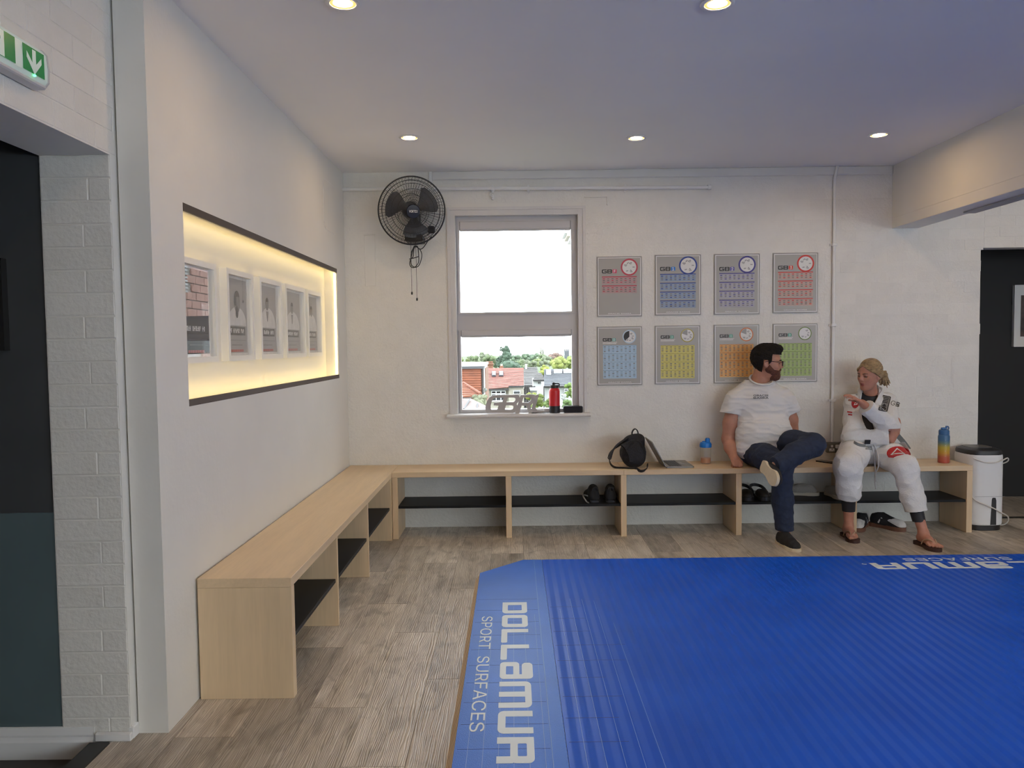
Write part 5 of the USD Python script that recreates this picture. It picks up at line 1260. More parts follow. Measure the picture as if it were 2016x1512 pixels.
patch('patch_triangle', Polygon([(-.012, -.018), (.008, .022), (.012, .022), (.014, -.014)]).difference(Polygon([(-.004, -.010), (.006, .010), (.008, -.008)])), (1684, 793), M['gi'], lift=.0032)
for k in range(2): patch('sleeve_mark', sbox(-.014+.006*k, -.005, .020, .004), (1672, 811+5*k), M['red_patch'], rot=-8)
fr2 = rrect(-.030, -.058, .030, .058, .008); M['patch_grey'] = pbr('patch_grey', (.22, .22, .21), .8)
patch('lapel_patch', fr2, (1742, 794), M['patch_grey'], rot=-13)
patch('patch_border', fr2.difference(fr2.buffer(-.006)), (1742, 794), M['rash'], rot=-13, lift=.003)
stripes = union_all([sbox(-.018, .040-.012*k, .018, .046-.012*k) for k in range(4)]+[Polygon([(-.016, -.022), (0, -.002), (.016, -.022)]), ell(0, -.038, .016, .012).difference(ell(0, -.038, .009, .006))])
patch('patch_print', stripes, (1742, 794), M['rash'], rot=-13, lift=.003)
patch('sleeve_lettering', textpoly('GB', .034), (1761, 799), M['patch_grey'], rot=-18)
# flip-flops
for he, d, sd, big in feet:
    R = np.stack([d, np.cross((0, 0, 1), d), (0, 0, 1)], 1); o = he-d*.014
    ff_ = wom.add('flip_flop', place(ext(sole_outline(.250, .092), sole_t, (0, 0, 0), (1, 0, 0), (0, 1, 0)), o, R), M['flip'])
    tp = he+d*.188+sd*(.0225*-big)+np.array((0, 0, sole_t+.008))
    for s_ in (-1, 1):
        wom.add('strap', tube(spline([tp, he+d*.165+sd*(.018*s_)+np.array((0, 0, sole_t+.043)), he+d*.120+sd*(.040*s_)+np.array((0, 0, sole_t+.028)), he+d*.105+sd*(.041*s_)+np.array((0, 0, sole_t+.002))], 12), .0045, 7), M['strap'], parent=ff_, smooth=True)
# hair and face
def hair_w(F, g):
    cap(F, g, hcw, Rwm, sw); pass
    for y in (-1, 1): F.cone(Pw(.055, y*.058, .05), Pw(.005, y*.080, -.005), .012, .013, .015); F.cone(Pw(.005, y*.080, -.005), Pw(-.07, y*.045, -.015), .013, .018, .015)
    pass
def keep_w(x, y, z):
    line = np.where(x > .045, .064+(x-.045)*.5-np.abs(y)*.55, np.where(x > -.012, -.020+(x+.012)*.85, -.060))
    return (line-z)*.8+0*y
wom.add('hair', shell(Pw, Rwm, sw, .006, hair_w, keep_w, c=hcw, groove=.0026, h=.0028), M['blonde'], smooth=True)
pt = Field(hcw-.05, hcw+(.26, .16, .12), .004); pt = Field((2.62, 5.70, .98), (2.90, 5.97, 1.24), .004)
b0_ = Pw(-.098, 0, .005); tip = np.array((2.775, 5.835, 1.085))
pr = np.random.default_rng(5)
pt.cone(b0_, b0_+(tip-b0_)*.35+(.004, 0, .012), .017, .020, .01)
for k in range(70):
    e = tip+np.array((pr.normal(0, .017), pr.normal(0, .016), pr.normal(-.008, .010))); m_ = (b0_+e)/2+np.array((pr.normal(.008, .008), pr.normal(0, .010), .030+pr.normal(0, .006)))
    pt.chain([b0_, m_, e], [.009, .0085, .0035], .007)
wom.add('ponytail', pt.mesh(1), M['blonde'], smooth=True)
wom.add('hair_tie', fixed(tube(np.array([b0_+(Rwm@np.array((-.004, .021*math.cos(a), .021*math.sin(a)))) for a in np.linspace(0, 2*math.pi, 20, endpoint=False)]), .005, 7, closed=True)), M['patch_grey'], smooth=True)
M['brow_f'] = pbr('brow_brown', (.10, .055, .03), .6)
face_bits(wom, Pw, Rwm, sw, M['brow_f'])
# ------------------------------------------------------------------ things on and under the benches
# backpack
M['bag'] = pbr('black_canvas', (.010, .010, .013), .75, var=.2, scale=20, bump=.5, bscale=140); M['webbing'] = pbr('black_webbing', (.014, .013, .014), .7)
bgc = np.array((.870, 5.765, HB))
K = Field((.70, 5.62, HB-.01), (1.05, 5.93, .80), .004)
K.chain([bgc+(.008, 0, .075), bgc+(.012, 0, .125), bgc+(.022, .01, .165)], [.072, .074, .058], .03); K.ell(bgc+(.012, -.035, .085), (.085, .055, .082), .03); K.ell(bgc+(.010, .03, .10), (.090, .06, .10), .03)
K.cone(bgc+(-.01, 0, .19), bgc+(.055, 0, .202), .040, .036, .04); K.wrinkle(.005, 14, 5); K.cut((0, 0, HB+.001), (0, 0, -1))
t = Thing('backpack', 'black backpack with loose straps slumped on the bench beside the laptop', 'backpack', tuple(bgc))
t.add('body', K.mesh(1), M['bag'], smooth=True)
fp = spline([bgc+(-.055, -.055, .185), bgc+(-.02, -.085, .165), bgc+(.01, -.098, .12), bgc+(.02, -.100, .05)], 12)
t.add('front_pocket', ribbon(fp, .105, .012, (1, 0, 0)), M['bag'], smooth=40)
t.add('grab_handle', ribbon(spline([bgc+(.004, 0, .225), bgc+(.006, -.002, .262), bgc+(.026, -.002, .280), bgc+(.044, 0, .262), bgc+(.046, 0, .222)], 16), .026, .007, (0, 1, 0)), M['webbing'], smooth=40)
t.add('shoulder_strap', ribbon(spline([bgc+(-.03, -.03, .215), bgc+(-.075, -.035, .185), bgc+(-.125, -.04, .15), bgc+(-.160, -.045, .105), bgc+(-.172, -.055, .070)], 20), np.linspace(.058, .038, 20), .012, (.5, -.5, .7)), M['webbing'], smooth=40)
t.add('webbing_strap', ribbon(spline([bgc+(-.172, -.055, .072), bgc+(-.168, -.07, .035), bgc+(-.145, -.085, .012), bgc+(-.09, -.10, .006), bgc+(-.03, -.115, .005), bgc+(.005, -.125, .004)], 22), .022, .004, (0, -.7, .7)), M['webbing'], smooth=40)
t.add('webbing_strap', ribbon(spline([bgc+(.0, -.120, .008), bgc+(.015, -.150, .004), bgc+(.040, -.158, -.010), bgc+(.070, -.156, -.004), bgc+(.090, -.135, .006), bgc+(.100, -.09, .030)], 22), .022, .004, (.2, -.5, .8)), M['webbing'], smooth=40)
t.add('buckle', bx(bgc[0]-.182, bgc[0]-.160, bgc[1]-.068, bgc[1]-.045, bgc[2]+.062, bgc[2]+.082, .004), M['fan'])
t.add('zip', tube(spline([bgc+(-.06, -.06, .14), bgc+(-.045, -.085, .19), bgc+(.012, -.085, .205), bgc+(.062, -.075, .18), bgc+(.075, -.07, .12)], 20), .003, 6), M['fan'])
# laptop
M['alu'] = pbr('laptop_grey', (.23, .225, .215), .35, metallic=.5); M['keys'] = pbr('laptop_keys', (.03, .03, .032), .5)
lx0, lx1, ly0, ly1 = 1.103, 1.308, 5.652, 5.962
t = Thing('laptop', 'open grey laptop standing side-on on the bench right of the backpack', 'laptop', ((lx0+lx1)/2, (ly0+ly1)/2, HB))
rr_ = rrect(lx0, ly0, lx1, ly1, .012)
t.add('base', ext(rr_, .012, (0, 0, HB+.001), (1, 0, 0), (0, 1, 0)), M['alu'])
ks = []
for i in range(5):
    for j in range(13):
        kx = lx0+.030+i*.0185; ky = ly0+.022+j*.0206
        ks.append(bx(kx, kx+.0155, ky, ky+.0175, HB+.0128, HB+.0142))
t.add('keyboard', cat(ks), M['keys'], kind='stuff'); t.add('trackpad', bx(lx0+.130, lx1-.012, (ly0+ly1)/2-.05, (ly0+ly1)/2+.05, HB+.0128, HB+.0133), pbr('trackpad', (.16, .16, .155), .3))
hx_, hz_ = lx0+.004, HB+.010; sd = np.array((-.105, 0, .190)); sd /= np.linalg.norm(sd)
scr = ext(rrect(0, ly0, .213, ly1, .010), .006, (0, 0, 0), (1, 0, 0), (0, 1, 0)); v = np.array(scr.vertices); nn = np.array((sd[2], 0, -sd[0]))
t.add('lid', trimesh.Trimesh(np.array((hx_, 0, hz_))+v[:, :1]*sd+v[:, 1:2]*np.array((0, 1, 0))-v[:, 2:]*nn, scr.faces[:, ::-1], process=False), M['alu'])
s2 = ext(rrect(.010, ly0+.008, .205, ly1-.008, .004), .0006, (0, 0, 0), (1, 0, 0), (0, 1, 0)); v = np.array(s2.vertices)
t.add('screen', trimesh.Trimesh(np.array((hx_, 0, hz_))+v[:, :1]*sd+v[:, 1:2]*np.array((0, 1, 0))+(v[:, 2:]+.0001)*nn, s2.faces, process=False), pbr('dark_screen', (.02, .02, .022), .15))
t.add('hinge', cyl((hx_, ly0+.03, hz_), (hx_, ly1-.03, hz_), .005, n=12), M['keys'])
# shaker bottle
c = (1.443, 5.865, HB+.001)
clear = usdkit.material(stage, L+'clear_plastic', {'t': ('transparent_bsdf', {'color': (.90, .88, .84)}), 'd': ('diffuse_bsdf', {'color': (.70, .66, .60)}), 'g': ('glossy_bsdf', {'roughness': .08, 'color': (1, 1, 1)}), 'm1': ('mix_closure', {'fac': .14}), 'w': ('layer_weight', {'blend': .5}), 'pw': ('math', {'math_type': 'power', 'value2': 5.0}), 'ma': ('math', {'math_type': 'multiply_add', 'value2': .9, 'value3': .04}), 'm2': ('mix_closure', {})},
    [('t.BSDF', 'm1.closure1'), ('d.BSDF', 'm1.closure2'), ('w.facing', 'pw.value1'), ('pw.value', 'ma.value1'), ('ma.value', 'm2.fac'), ('m1.closure', 'm2.closure1'), ('g.BSDF', 'm2.closure2')], surface='m2.closure')
t = Thing('shaker_bottle', 'clear shaker bottle with blue lid and a little orange drink, left of the man', 'bottle', c)
t.add('cup', lathe([(.0005, .0005), (.036, .0005), (.038, .004), (.0415, .128), (.0402, .128), (.0368, .006), (.0005, .003)], c, 36), clear)
t.add('drink', lathe([(.0005, .0036), (.0360, .0060), (.0370, .042), (.0005, .042)], c, 32), pbr('orange_drink', (.80, .25, .03), .25))
mb = pbr('blue_lid', (.008, .18, .62), .35)
li = t.add('lid', lathe([(.040, .122), (.0445, .124), (.0445, .146), (.038, .160), (.0005, .164)], c, 36), mb)
t.add('spout_cap', lathe([(.017, .150), (.019, .160), (.018, .186), (.012, .193), (.0005, .193)], (c[0]+.014, c[1], c[2]), 20), mb, parent=li); t.add('cap_hinge', bx(c[0]-.026, c[0]-.006, c[1]-.008, c[1]+.008, c[2]+.158, c[2]+.170, .003), mb, parent=li)
# phone
t = Thing('phone', 'black mobile phone lying on the bench between the two people', 'phone', (2.352, 5.845, HB), -1.04)
t.add('body', ext(rrect(-.077, -.037, .077, .037, .009), .0085, (0, 0, .0005), (1, 0, 0), (0, 1, 0)), M['fan'], local=True)
t.add('screen', ext(rrect(-.073, -.034, .073, .034, .007), .0006, (0, 0, .0088), (1, 0, 0), (0, 1, 0)), pbr('phone_glass', (.01, .01, .012), .12), local=True)
t.add('side_button', bx(.01, .03, .0365, .0382, .003, .006), M['grey'], local=True)
# rainbow bottle
c = (3.184, 5.765, HB+.001)
rb = usdkit.material(stage, L+'rainbow_plastic', {'g': ('geometry', {}), 's': ('separate_xyz', {}), 'm': ('map_range', {'from_min': HB, 'from_max': HB+.21, 'to_min': 0.0, 'to_max': 1.0}),
    'r': ('rgb_ramp', {'ramp': [(.0, (.42, .085, .06)), (.22, (.44, .11, .06)), (.36, (.55, .30, .04)), (.56, (.50, .38, .05)), (.70, (.16, .25, .20)), (.80, (.06, .16, .30)), (1.0, (.05, .15, .32))]}), 'p': ('principled_bsdf', {'roughness': .35})},
    [('g.position', 's.vector'), ('s.z', 'm.value'), ('m.result', 'r.fac'), ('r.color', 'p.base_color')], surface='p.BSDF')
t = Thing('water_bottle', 'rainbow plastic water bottle, blue to yellow to red, at the right end of the bench', 'bottle', c)
t.add('body', lathe([(.0005, 0), (.036, 0), (.040, .005), (.040, .070), (.0388, .073), (.040, .076), (.040, .140), (.0388, .143), (.040, .146), (.040, .195), (.036, .208), (.032, .212), (.0005, .212)], c, 36), rb, smooth=50)
bl = pbr('bottle_blue', (.045, .14, .32), .35)
li = t.add('lid', lathe([(.031, .208), (.036, .211), (.036, .238), (.030, .246), (.0005, .248)], c, 32), bl)
t.add('flip_cap', cat(bx(c[0]-.022, c[0]+.010, c[1]-.016, c[1]+.012, c[2]+.244, c[2]+.262, .006), cyl((c[0]+.012, c[1], c[2]+.246), (c[0]+.020, c[1], c[2]+.272), .008, n=14)), bl, parent=li)
t.add('carry_loop', tube(spline([(c[0]+.020, c[1], c[2]+.240), (c[0]+.034, c[1], c[2]+.252), (c[0]+.030, c[1], c[2]+.268), (c[0]+.012, c[1], c[2]+.266)], 12), .0045, 8), bl, parent=li)
for k in range(4): t.add('measure_mark', ext(sbox(c[0]-.012, c[2]+.05+.04*k, c[0]-.002, c[2]+.052+.04*k), .0008, (0, c[1]-.0385, 0)), M['whiteprint'])
# white appliance at the end of the bench
c = np.array((3.462, 5.80, 0)); hxB, hyB = .134, .150
app = pbr('white_plastic', (.74, .75, .76), .35)
def se(sx, sy, n=56, p=3.2): return Polygon([(sx*np.sign(math.cos(a))*abs(math.cos(a))**(2/p), sy*np.sign(math.sin(a))*abs(math.sin(a))**(2/p)) for a in np.arange(n)/n*2*math.pi])
def stack(levels):
    rings = [np.array(se(hxB*s, hyB*s).exterior.coords)[:-1] for s, z in levels]; n = len(rings[0]); v = np.vstack([np.hstack([r, np.full((n, 1), z)]) for r, (s, z) in zip(rings, levels)])
    f = []
    for i in range(len(levels)-1):
        for j in range(n): q = (j+1) % n; f += [(i*n+j, i*n+q, i*n+n+q), (i*n+j, i*n+n+q, i*n+n+j)]
    v = np.vstack([v, [0, 0, levels[0][1]], [0, 0, levels[-1][1]]]); a, b = len(v)-2, len(v)-1; k = (len(levels)-1)*n
    for j in range(n): q = (j+1) % n; f += [(a, q, j), (b, k+j, k+q)]
    return trimesh.Trimesh(v+c, np.array(f), process=False)
t = Thing('dehumidifier', 'white upright dehumidifier with black lid and trailing cord beyond the bench end', 'dehumidifier', tuple(c))
t.add('body', stack([(.96, .040), (1.0, .048), (1.0, .30), (1.0, .535), (.985, .552), (.975, .556)]), app)
t.add('base', stack([(.92, 0), (.93, .004), (.93, .045)]), M['fan'])
t.add('lid', stack([(.965, .554), (.97, .572), (.93, .588), (.80, .596), (.55, .600)]), M['fan']); t.add('lid_panel', ext(affinity.translate(se(hxB*.66, hyB*.60), c[0]+.006, c[1]+.035), .003, (0, 0, .5985), (1, 0, 0), (0, 1, 0)), pbr('lid_grey', (.12, .12, .115), .4))
yf = c[1]-hyB
t.add('tank_seam', ext(sbox(c[0]-.11, .2535, c[0]+.11, .2555), .003, (0, yf+.0015, 0)), M['grey'])
t.add('tank_window', ext(Polygon([(c[0]+.006, .045), (c[0]+.048, .045), (c[0]+.046, .225), (c[0]+.040, .245), (c[0]+.020, .245), (c[0]+.015, .232)]), .010, (0, yf+.0070, 0)), M['fan'])
t.add('rating_label', bx(c[0]+hxB-.004, c[0]+hxB+.0012, c[1]-.035, c[1]-.008, .13, .20), M['grey'])
white_c = pbr('cord_white', (.62, .60, .57), .5)
t.add('power_cord', tube(spline([(c[0]-.125, yf+.03, .262), (c[0]-.110, yf+.008, .235), (c[0]-.06, yf-.012, .205), (c[0]+.02, yf-.016, .170), (c[0]+.085, yf-.004, .135), (c[0]+.150, yf+.04, .105), (c[0]+.188, yf+.08, .060), (c[0]+.175, yf+.10, .025), (c[0]+.128, yf+.12, .020)], 60), .0050, 8), white_c)
t.add('power_cord', tube(spline([(c[0]-.115, yf+.02, .535), (c[0]-.05, yf-.012, .508), (c[0]+.03, yf-.014, .505), (c[0]+.10, yf+.0, .525), (c[0]+.145, yf+.03, .530), (c[0]+.165, yf+.06, .505), (c[0]+.15, yf+.10, .48)], 50), .0045, 8), white_c)
# shoes: each one a thing
SH = .240
def shoe_thing(name, label, cat_, pos, deg, group, parts):
    t = Thing(name, label, cat_, pos, math.radians(deg), group)
    for nm, m, mat, par in parts:
        par = [p for n, p in t_made if n == par][-1] if par else None
        t_made.append((nm, t.add(nm, m, mat, parent=par, local=True, smooth=True if nm in ('upper', 'lining') else 40)))
    return t
t_made = []
up1, so1 = shoe_parts(.270, .100, .104, .016, False)
blk = pbr('black_suede', (.010, .010, .011), .8)
strapm = lambda m: tube(spline([(.045, -.046, .075), (.085, -.052, .085), (.125, -.050, .06), (.150, -.046, .035)], 14), .006, 7)
for x, y, dg, lab in ((.585, 5.80, 96, 'flat black shoe with a loose strap on the shelf, left of its pair'), (.698, 5.80, 84, 'flat black shoe on the shelf below the backpack, right of its pair')):
    shoe_thing('black_shoe', lab, 'shoe', (x, y-.13, SH), dg, 'black shoes on the shelf', [('sole', so1, M['fan'], None), ('upper', up1, blk, None), ('heel_tab', tube(spline([(.012, -.018, .086), (.008, -.012, .108), (.008, .012, .108), (.012, .018, .086)], 12), .006, 7), blk, None)]
        + ([('strap', tube(spline([(.03, .048, .045), (.0, .085, .060), (-.04, .092, .050), (-.05, .070, .018), (-.03, .055, .008)], 16), .006, 7), M['socket'], None)] if x < .6 else []))
# slides / clogs with raised back straps
cl_so = ext(sole_outline(.275, .102), .028, (0, 0, 0), (1, 0, 0), (0, 1, 0))
Cf = Field((-.02, -.08, 0), (.30, .08, .13), .004); Cf.chain([(.15, 0, .035), (.20, .003, .032), (.235, .004, .028)], [.034, .038, .030], .03); Cf.cut((0, 0, .024), (0, 0, -1)); Cf.cut((.135, 0, .05), (-1, 0, .25)); clog_up = Cf.mesh(1)
bs_ = ribbon(spline([(.150, .050, .045), (.10, .050, .060), (.045, .036, .072), (.028, 0, .078), (.045, -.036, .072), (.10, -.050, .060), (.150, -.050, .045)], 30), .022, .007, (0, 0, 1))
for x, dg, lab in ((1.722, -93, 'black clog with a raised heel strap on the shelf, beside the bench divider'), (1.818, -87, 'black clog with a raised heel strap on the shelf, next to the man’s leg')):
    shoe_thing('clog', lab, 'shoe', (x, 5.925, SH), dg, 'black clogs on the shelf', [('sole', cl_so, M['fan'], None), ('upper', clog_up, pbr('clog_%d' % int(x*1000), (.016, .014, .013), .55), None), ('heel_strap', bs_, M['fan'], None)])
# pale trainers lying on the shelf
up2, so2 = shoe_parts(.240, .088, .052, .024)
gry = pbr('grey_mesh', (.34, .33, .30), .8, bump=.4, bscale=200); pale = pbr('pale_sole', (.52, .49, .42), .6)
lace = lambda lz=.082: cat([tube(spline([(.095+.022*k, -.020, lz-.010*k), (.098+.022*k, 0, lz+.010-.011*k), (.095+.022*k, .020, lz-.010*k)], 7), .0028, 6) for k in range(4)])
for (x, y, dg, lab) in ((2.062, 5.895, -12, 'grey trainer with a pale sole lying sideways on the shelf behind the man’s leg'), (2.374, 5.89, -84, 'grey trainer with a pale sole on the shelf half hidden by the woman’s knee')):
    shoe_thing('trainer', lab, 'shoe', (x, y, SH), dg, 'grey trainers on the shelf', [('sole', so2, pale, None), ('upper', up2, gry, None), ('laces', lace(.064), pale, None), ('tongue', bx(.085, .13, -.016, .016, .052, .068, .006), gry, None)])
# black and white trainers on the floor
up3, so3 = shoe_parts(.275, .100, .082, .030)
gum = pbr('gum_sole', (.17, .075, .045), .6); navy = pbr('black_trainer', (.014, .015, .020), .65, bump=.3, bscale=200)
F3 = Field((-.02, -.08, -.01), (.30, .08, .14), .004); F3.chain([(.165, 0, .045), (.230, .002, .036)], [.044, .044], .02); F3.cut((0, 0, .030), (0, 0, -1)); F3.cut((.15, 0, .06), (-1, 0, .0)); F3.cut((.2, 0, .050), (-.35, 0, -1)); toe3 = F3.mesh(1)
for (x, y, dg, lab) in ((2.648, 5.885, -124, 'black trainer with white toe and gum sole on the floor, toe to the left'), (2.702, 5.885, -57, 'black trainer with white toe and gum sole on the floor, toe to the right')):
    shoe_thing('trainer', lab, 'shoe', (x, y, 0), dg, 'black and white trainers under the bench', [('sole', so3, gum, None), ('upper', up3, navy, None), ('toe_cap', toe3, M['gi'], None), ('laces', lace(), navy, None)] + [('side_stripe', ribbon([(.09, s*.045, .04), (.10, s*.042, .06), (.115, s*.036, .08)], .012, .004, (1, 0, 0)), M['gi'], None) for s in (-1, 1)])
# ------------------------------------------------------------------ the view from the window: gardens, houses and trees further down the road
GZ = -7.0
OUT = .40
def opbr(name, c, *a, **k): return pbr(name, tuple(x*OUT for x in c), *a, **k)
def zed(v, y, u=1030): return at(u, v, y=y)[2]
def xed(u, y, v=740): return at(u, v, y=y)[0]
M['grass'] = opbr('grass', (.13, .20, .055), .9, var=.4, scale=.25)
struct('ground', bx(-260, 260, 7.5, 620, GZ-.5, GZ), M['grass'])
M['redtile'] = opbr('red_roof_tile', (.50, .20, .155), .8, var=.25, scale=1.5, rand=.10); M['orangetile'] = opbr('orange_roof_tile', (.42, .125, .055), .8, var=.25, scale=2, rand=.10)
M['slate'] = opbr('grey_slate', (.17, .18, .20), .7, var=.2, scale=1.2, rand=.10); M['render'] = opbr('cream_render', (.80, .73, .60), .9, var=.08, scale=1); M['renderw'] = opbr('white_render', (.88, .89, .88), .9, var=.05, scale=1)
M['dark'] = opbr('dark_fascia', (.04, .035, .035), .6); M['lead'] = opbr('lead_grey', (.13, .13, .145), .6); M['frame_out'] = opbr('white_frames', (.90, .91, .92), .4); M['dglass'] = opbr('far_glass', (.10, .11, .12), .08)
M['skyl'] = opbr('skylight_glass', (.40, .46, .54), .05); M['chim'] = opbr('chimney_brick', (.38, .17, .095), .9, var=.3, scale=6)
M['oldroof'] = opbr('weathered_roof', (.175, .165, .155), .85, var=.3, scale=1.5, rand=.1); M['flatroof'] = opbr('brown_flat_roof', (.30, .20, .17), .8, var=.15, scale=2)
def slope(name, t, a0, a1, b0, b1, n, mat, thick=.05, parent=None):
    """a tiled slope between the upper edge a0-a1 and the lower edge b0-b1, in n overlapping courses"""
    a0, a1, b0, b1 = (np.array(q, float) for q in (a0, a1, b0, b1)); nrm = np.cross(a1-a0, b0-a0); nrm /= np.linalg.norm(nrm); nrm = nrm*(1 if nrm[2] > 0 else -1)
    if abs(nrm[2]) < .15: nrm = nrm*(1 if nrm[1] < 0 else -1)
    for i in range(n):
        p, q = i/n, (i+1.0)/n
        u0, u1, l0, l1 = a0+(b0-a0)*p, a1+(b1-a1)*p, a0+(b0-a0)*q, a1+(b1-a1)*q
        v = np.array([u0, u1, l1, l0]); lo = v-nrm*thick*.6; hi = np.array([u0, u1, l1+nrm*thick, l0+nrm*thick])
        t.add(name, trimesh.Trimesh(*hull(np.vstack([lo, hi])), process=False), mat, smooth=False, parent=parent)
# red-roofed house in the middle
Y = 80.0; t = Thing('house', 'cream house with a red tiled roof and two small skylights, middle of the window view', 'house', (xed(993, Y), Y, GZ))
xa, xm, xr = xed(956, Y), xed(1001, Y), xed(1031, Y)
zr, ze1, ze2 = zed(726, Y+5), zed(765, Y), zed(759.5, Y+.5); yr = Y+5
for i in range(9):
    pass
slope('tile_course', t, (xed(958.5, yr), yr, zr), (xed(1031, yr), yr, zr), (xa, Y, ze1), (xr, Y, ze1+.26), 13, M['redtile'], .06)
t.add('ridge_tiles', tube([(xed(958, yr), yr, zr), (xed(1031, yr), yr, zr)], .11, 8), M['redtile'])
for u0, u1 in ((968.5, 976.5), (982.5, 991)):
    f0 = (zed(732, Y+4.1)); p0 = [(xed(u0, Y+4.0), Y+3.9, zed(732.5, Y+3.9)), (xed(u1, Y+4.0), Y+3.9, zed(732.5, Y+3.9)), (xed(u1, Y+3), Y+2.75, zed(741, Y+2.75)), (xed(u0, Y+3), Y+2.75, zed(741, Y+2.75))]
    p0 = np.array(p0); c0 = p0.mean(0)
    fr0 = t.add('skylight', trimesh.Trimesh(*hull(np.vstack([p0, p0+(0, -.10, .14)])), process=False), M['lead'], smooth=False)
    p1 = c0+(p0-c0)*.82+(0, -.12, .17); t.add('skylight_pane', trimesh.Trimesh(*hull(np.vstack([p1, p1+(0, .05, -.05)])), process=False), M['skyl'], smooth=False, parent=fr0)
t.add('wall', bx(xed(960, Y), xm, Y+.5, Y+8, GZ, ze1+.1), M['render'], smooth=False); t.add('wall', bx(xm, xr-.05, Y+.15, Y+8, GZ, ze2+.02), M['render'], smooth=False)
t.add('gable_wall', ext(Polygon([(Y+.4, ze1), (yr+4.6, ze1), (yr, zr-.15)]), .15, (xr-.1, 0, 0), (0, 1, 0), (0, 0, 1)), M['render'], smooth=False)
t.add('fascia', bx(xa, xm+.02, Y-.1, Y+.1, ze1-.16, ze1), M['dark'], smooth=False); t.add('fascia', bx(xm, xr+.02, Y-.1, Y+.1, ze2-.14, ze2+.04), M['dark'], smooth=False)
def far_window(t, u0, u1, v0, v1, Y, nx, depth=.25):
    x0, x1, z1, z0 = xed(u0, Y), xed(u1, Y), zed(v0, Y), zed(v1, Y)
    w = t.add('window', ext(sbox(x0, z0, x1, z1).difference(union_all([sbox(x0+(x1-x0)*(i+.10)/nx, z0+(z1-z0)*.12, x0+(x1-x0)*(i+.90)/nx, z0+(z1-z0)*.62) for i in range(nx)]+[sbox(x0+(x1-x0)*(i+.12)/nx, z0+(z1-z0)*.72, x0+(x1-x0)*(i+.88)/nx, z0+(z1-z0)*.88) for i in range(nx)])), depth, (0, Y+.1, 0)), M['frame_out'], smooth=False)
    t.add('pane', bx(x0+.03, x1-.03, Y+.02, Y+.06, z0+.03, z1-.03), M['dglass'], smooth=False, parent=w)
far_window(t, 967, 995, 767, 790, Y+.2, 3, .3); far_window(t, 1010, 1024, 768.5, 775.5, Y-.1, 1)
house_mid = t
# tile-hung building on the left
Y = 42.0; t = Thing('house', 'orange tile-hung house with a white edged flat roof, left side of the window view', 'house', (xed(925, Y), Y, GZ))
xl_, xr_ = xed(850, Y), xed(947, Y); zt_, zb_ = zed(724, Y), zed(790, Y)
slope('tile_course', t, (xl_, Y, zt_), (xr_, Y, zt_), (xl_, Y-.02, zb_), (xr_, Y-.02, zb_), 14, M['orangetile'], .04)
t.add('wall', bx(xl_, xr_-.02, Y+.05, Y+5, GZ, zt_), M['chim'], smooth=False)
t.add('fascia', bx(xl_, xr_+.14, Y-.12, Y+5, zt_-.02, zt_+.11), M['lead'], smooth=False); t.add('flat_roof', bx(xl_, xed(956, Y), Y-.15, Y+5, zt_+.11, zed(715, Y)), M['frame_out'], smooth=False)
t.add('downpipe', tube([(xed(950, Y), Y-.05, zt_), (xed(950, Y), Y-.05, GZ)], .035, 8), M['dark']); t.add('corner_board', bx(xed(952, Y), xed(955, Y), Y, Y+4, GZ, zt_+.1), M['frame_out'], smooth=False)
t.add('side_wall', bx(xr_-.01, xed(956, Y), Y+.1, Y+5, GZ, zt_), M['chim'], smooth=False)
t = Thing('chimney_stack', 'orange brick chimney with three pots beside the flat roofed house', 'chimney', (xed(964, 90), 90, GZ)); Y = 90
t.add('stack', cat(bx(xed(958, Y), xed(971, Y), Y, Y+1, GZ, zed(717, Y)), bx(xed(957, Y), xed(972, Y), Y-.1, Y+1.1, zed(717, Y), zed(715, Y))), M['chim'], smooth=False)
for k in range(3): t.add('pot', lathe([(.12, 0), (.14, .2), (.12, .26), (.0005, .26)], (xed(959.5+4.5*k, Y+.5), Y+.5, zed(715, Y)), 10), M['chim'])
t = house_mid
t.add('chimney', bx(xed(984, 88), xed(991, 88), 88, 88.8, GZ, zed(720, 88)), M['chim'], smooth=False); t.add('chimney_pot', lathe([(.12, 0), (.14, .2), (.0005, .2)], (xed(987.5, 88), 88.4, zed(720, 88)), 10), M['render'])
Y = 33.0; t = Thing('house_roof', 'orange hipped roof in the lower left of the window view', 'roof', (xed(920, Y), Y, GZ))
slope('tile_course', t, (xed(880, Y+3), Y+3, zed(742, Y+3)), (xed(921, Y+3), Y+3, zed(755, Y+3)), (xed(872, Y), Y, zed(783, Y)), (xed(946, Y), Y, zed(777, Y)), 9, M['orangetile'], .04)
t.add('hip_tiles', tube([(xed(912, Y+3), Y+3, zed(752, Y+3)), (xed(946, Y), Y, zed(774, Y))], .06, 8), M['orangetile']); t.add('wall', bx(xed(870, Y), xed(940, Y), Y+.3, Y+3, GZ, zed(784, Y)), M['chim'], smooth=False)
Y = 22.0; t = Thing('flat_roof', 'low brown flat roof with dark seams at the bottom left of the window view', 'roof', (xed(920, Y), Y, GZ))
qs = np.array([(xed(860, 27), 27, zed(783, 27)), (xed(926, 27), 27, zed(783, 27)), (xed(985, 20), 20, zed(812, 20)), (xed(860, 20), 20, zed(812, 20))])
t.add('deck', trimesh.Trimesh(*hull(np.vstack([qs, qs-(0, 0, .3)])), process=False), M['flatroof'], smooth=False)
for (a, b) in (((926, 786), (912, 806)), ((947, 796), (938, 808)), ((908, 781), (885, 800))): t.add('seam', tube([(xed(a[0], 26), 26-(a[1]-783)*.22, zed(a[1], 26-(a[1]-783)*.22)+.02), (xed(b[0], 21.6), 21.6, zed(b[1], 21.6)+.02)], .03, 6), M['dark'])
